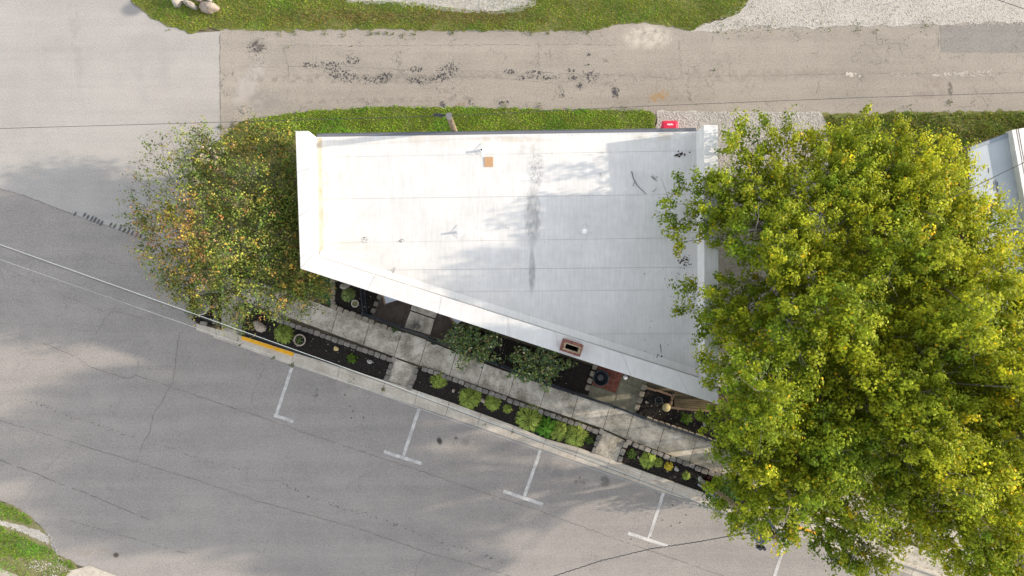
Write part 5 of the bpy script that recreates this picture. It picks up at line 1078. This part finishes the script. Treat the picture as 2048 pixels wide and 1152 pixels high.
def canh(px, py):
    b = np.interp(py, [215, 330, 450, 560, 700, 850, 1000, 1150], [4.7, 5.2, 6.0, 7.4, 8.8, 9.1, 8.3, 7.6])
    rel = 1.1 * math.sin(px * .023 + 1.0) * math.sin(py * .021 + .7) + .8 * math.sin(px * .041 + py * .018) * math.sin(py * .037 - px * .012 + 2)
    return b + rel * min(1, max(.2, (py - 300) / 300))
cd = poisson(CAN, 36, 5000); dd = dist_poly(cd, CAN)
BL = []
for p, d in zip(cd, dd):
    ht = canh(*p); ht = ht - (2.2 if p[1] < 880 else .9) * math.exp(-(d / 45.0) ** 2) * min(1, ht / 8)
    west = p[0] < 1520 and p[1] < 720
    if west: ht = min(ht, 5.5 + (p[0] - 1330) * .006)
    ht += random.gauss(0, .6) * min(1, max(.25, (p[1] - 250) / 350)); ht = max(ht, 5.45 if p[0] < 1470 and p[1] < 800 else (4.2 if p[1] < 880 else 6.6))
    r = random.uniform(.62, 1.05) if d > 25 else random.uniform(.34, .55)
    if d < 10: r *= .8
    dens = 1.0
    if p[0] < 1570 and 380 < p[1] < 640: dens = 1.15
    if p[0] < 1640 and p[1] < 420: dens = .85
    BL.append((*G(p[0], p[1], ht), ht, r, dens))
    if d > 50 and random.random() < (.45 if p[1] < 880 else .12):      # deeper layer
        h2 = ht - random.uniform(1.2, 2.4); BL.append((*G(p[0] + random.gauss(0, 12), p[1] + random.gauss(0, 12), h2), h2, .7, .5))
BL = np.array(BL)
trunks = [(G(1585, 520), 3.4, 'broad green maple with thin outer branches reaching over the white roof'), (G(1610, 760), 4.2, 'tall yellow green maple at the centre of the right canopy'), (G(1760, 560), 3.6, 'yellow green maple in front of the neighbouring building'), (G(1480, 905), 3.4, 'maple overhanging the street and the utility pole'), (G(1800, 880), 3.6, 'dense maple filling the lower right corner')]
tb_ = np.array([t[0] for t in trunks]); own = np.argmin(((BL[:, None, :2] - tb_[None]) ** 2).sum(2) * np.array([1, .9, 1, 1.1, 1]), 1)
def maple_pal(k):
    def fn(P, b):
        px = P[:, 0]; n = len(P)
        y_ = np.clip(.27 + (px - 12) * .026 + .20 * np.sin(P[:, 0] * .9 + P[:, 2] * 1.3) * np.sin(P[:, 1] * .8 + .5) + rng.normal(size=n) * .13, 0, 1)[:, None]  # yellower to the right: autumn leaves, with the sunlit side put into colour
        g = np.array([.10, .16, .013]); yl = np.array([.35, .365, .022]); og = np.array([.46, .40, .02])
        c = (g * (1 - y_) + yl * y_) * rng.uniform(.75, 1.2, (n, 1)); m = rng.random(n) < .006 + .012 * y_[:, 0]; c[m] = og * rng.uniform(.7, 1, (m.sum(), 1)); return c
    return fn
tot = (BL[:, 3] ** 2 * BL[:, 4]).sum()
for k, (bs, th, lab) in enumerate(trunks):
    Bk = BL[own == k]
    if len(Bk) < 4: continue
    share = (Bk[:, 3] ** 2 * Bk[:, 4]).sum() / tot
    tree('maple_tree', bs, lab, Bk, th, .14 if k == 0 else .20, int(400000 * share), (.055, .15), maple_pal(k), MAT['leaf'], spray=.27, per=64, bright=1.2, bare=.2, group='maples between the two buildings', limb_r=.05 if k == 0 else .085)
# thin autumn tree on the left
CL = [(300, 300), (330, 280), (345, 265), (362, 290), (400, 268), (430, 300), (480, 262), (560, 262), (600, 290), (606, 400), (612, 520), (650, 560), (655, 600), (610, 610), (590, 590), (560, 640), (520, 620), (480, 640), (440, 610), (400, 630), (380, 590), (350, 580), (320, 560), (300, 520), (285, 480), (270, 430), (260, 380), (270, 340)]
cl = poisson(CL, 24, 2500); dl = dist_poly(cl, CL); BLl = []
for p, d in zip(cl, dl):
    ht = 3.0 + 1.5 * (1 - math.exp(-(d / 70) ** 2)) + random.gauss(0, .35)
    if p[0] > 560: ht = min(ht, 3.4)
    sparse = .3 if (p[0] < 390 and p[1] < 420) else (.45 if p[1] < 400 else (1.3 if p[1] > 430 else .9))
    if 390 < p[0] < 520 and 360 < p[1] < 480: sparse *= .6
    if p[1] > 588 or p[0] < 325: sparse *= .55
    BLl.append((*G(p[0], p[1], ht), ht, random.uniform(.40, .62), sparse))
BLl = np.array(BLl)
def aut_pal(P, b):
    n = len(P); px = P[:, 0] / ((H - P[:, 2]) / H / 40) + 1024; py = 576 - P[:, 1] / ((H - P[:, 2]) / H / 40)
    o_ = .05 + .68 * np.exp(-(((px - 350) / 65) ** 2 + ((py - 475) / 70) ** 2)) + .25 * np.exp(-(((px - 610) / 60) ** 2 + ((py - 560) / 50) ** 2)) + .15 * np.exp(-((py - 285) / 40) ** 2) * (px > 450)
    u = rng.random(n); c = pal([(4, (.10, .15, .034)), (3, (.14, .185, .042)), (1.6, (.24, .255, .06)), (.8, (.15, .14, .07))], n, .2)
    m = u < o_; c[m] = pal([(3, (.34, .25, .06)), (1.3, (.33, .18, .07)), (1.0, (.36, .22, .13)), (2, (.30, .27, .05))], m.sum(), .2); return c
T1 = BLl[(BLl[:, 1] < G(0, 450)[1]) | (BLl[:, 0] < G(430, 0)[0])]; T2 = BLl[~((BLl[:, 1] < G(0, 450)[1]) | (BLl[:, 0] < G(430, 0)[0]))]
tree('ornamental_tree', G(470, 500), 'thin ornamental tree turning orange at the street corner', T1, 1.3, .10, 25000, (.06, .125), aut_pal, MAT['leafdull'], spray=.24, per=12, twig_n=14, group='ornamental trees left of the building', limb_r=.045, up=.5)
tree('ornamental_tree', G(560, 400), 'greener twiggy tree against the left wall of the building', T2, 1.3, .10, 19000, (.055, .115), aut_pal, MAT['leafdull'], spray=.24, per=12, twig_n=14, group='ornamental trees left of the building', limb_r=.045, up=.5)
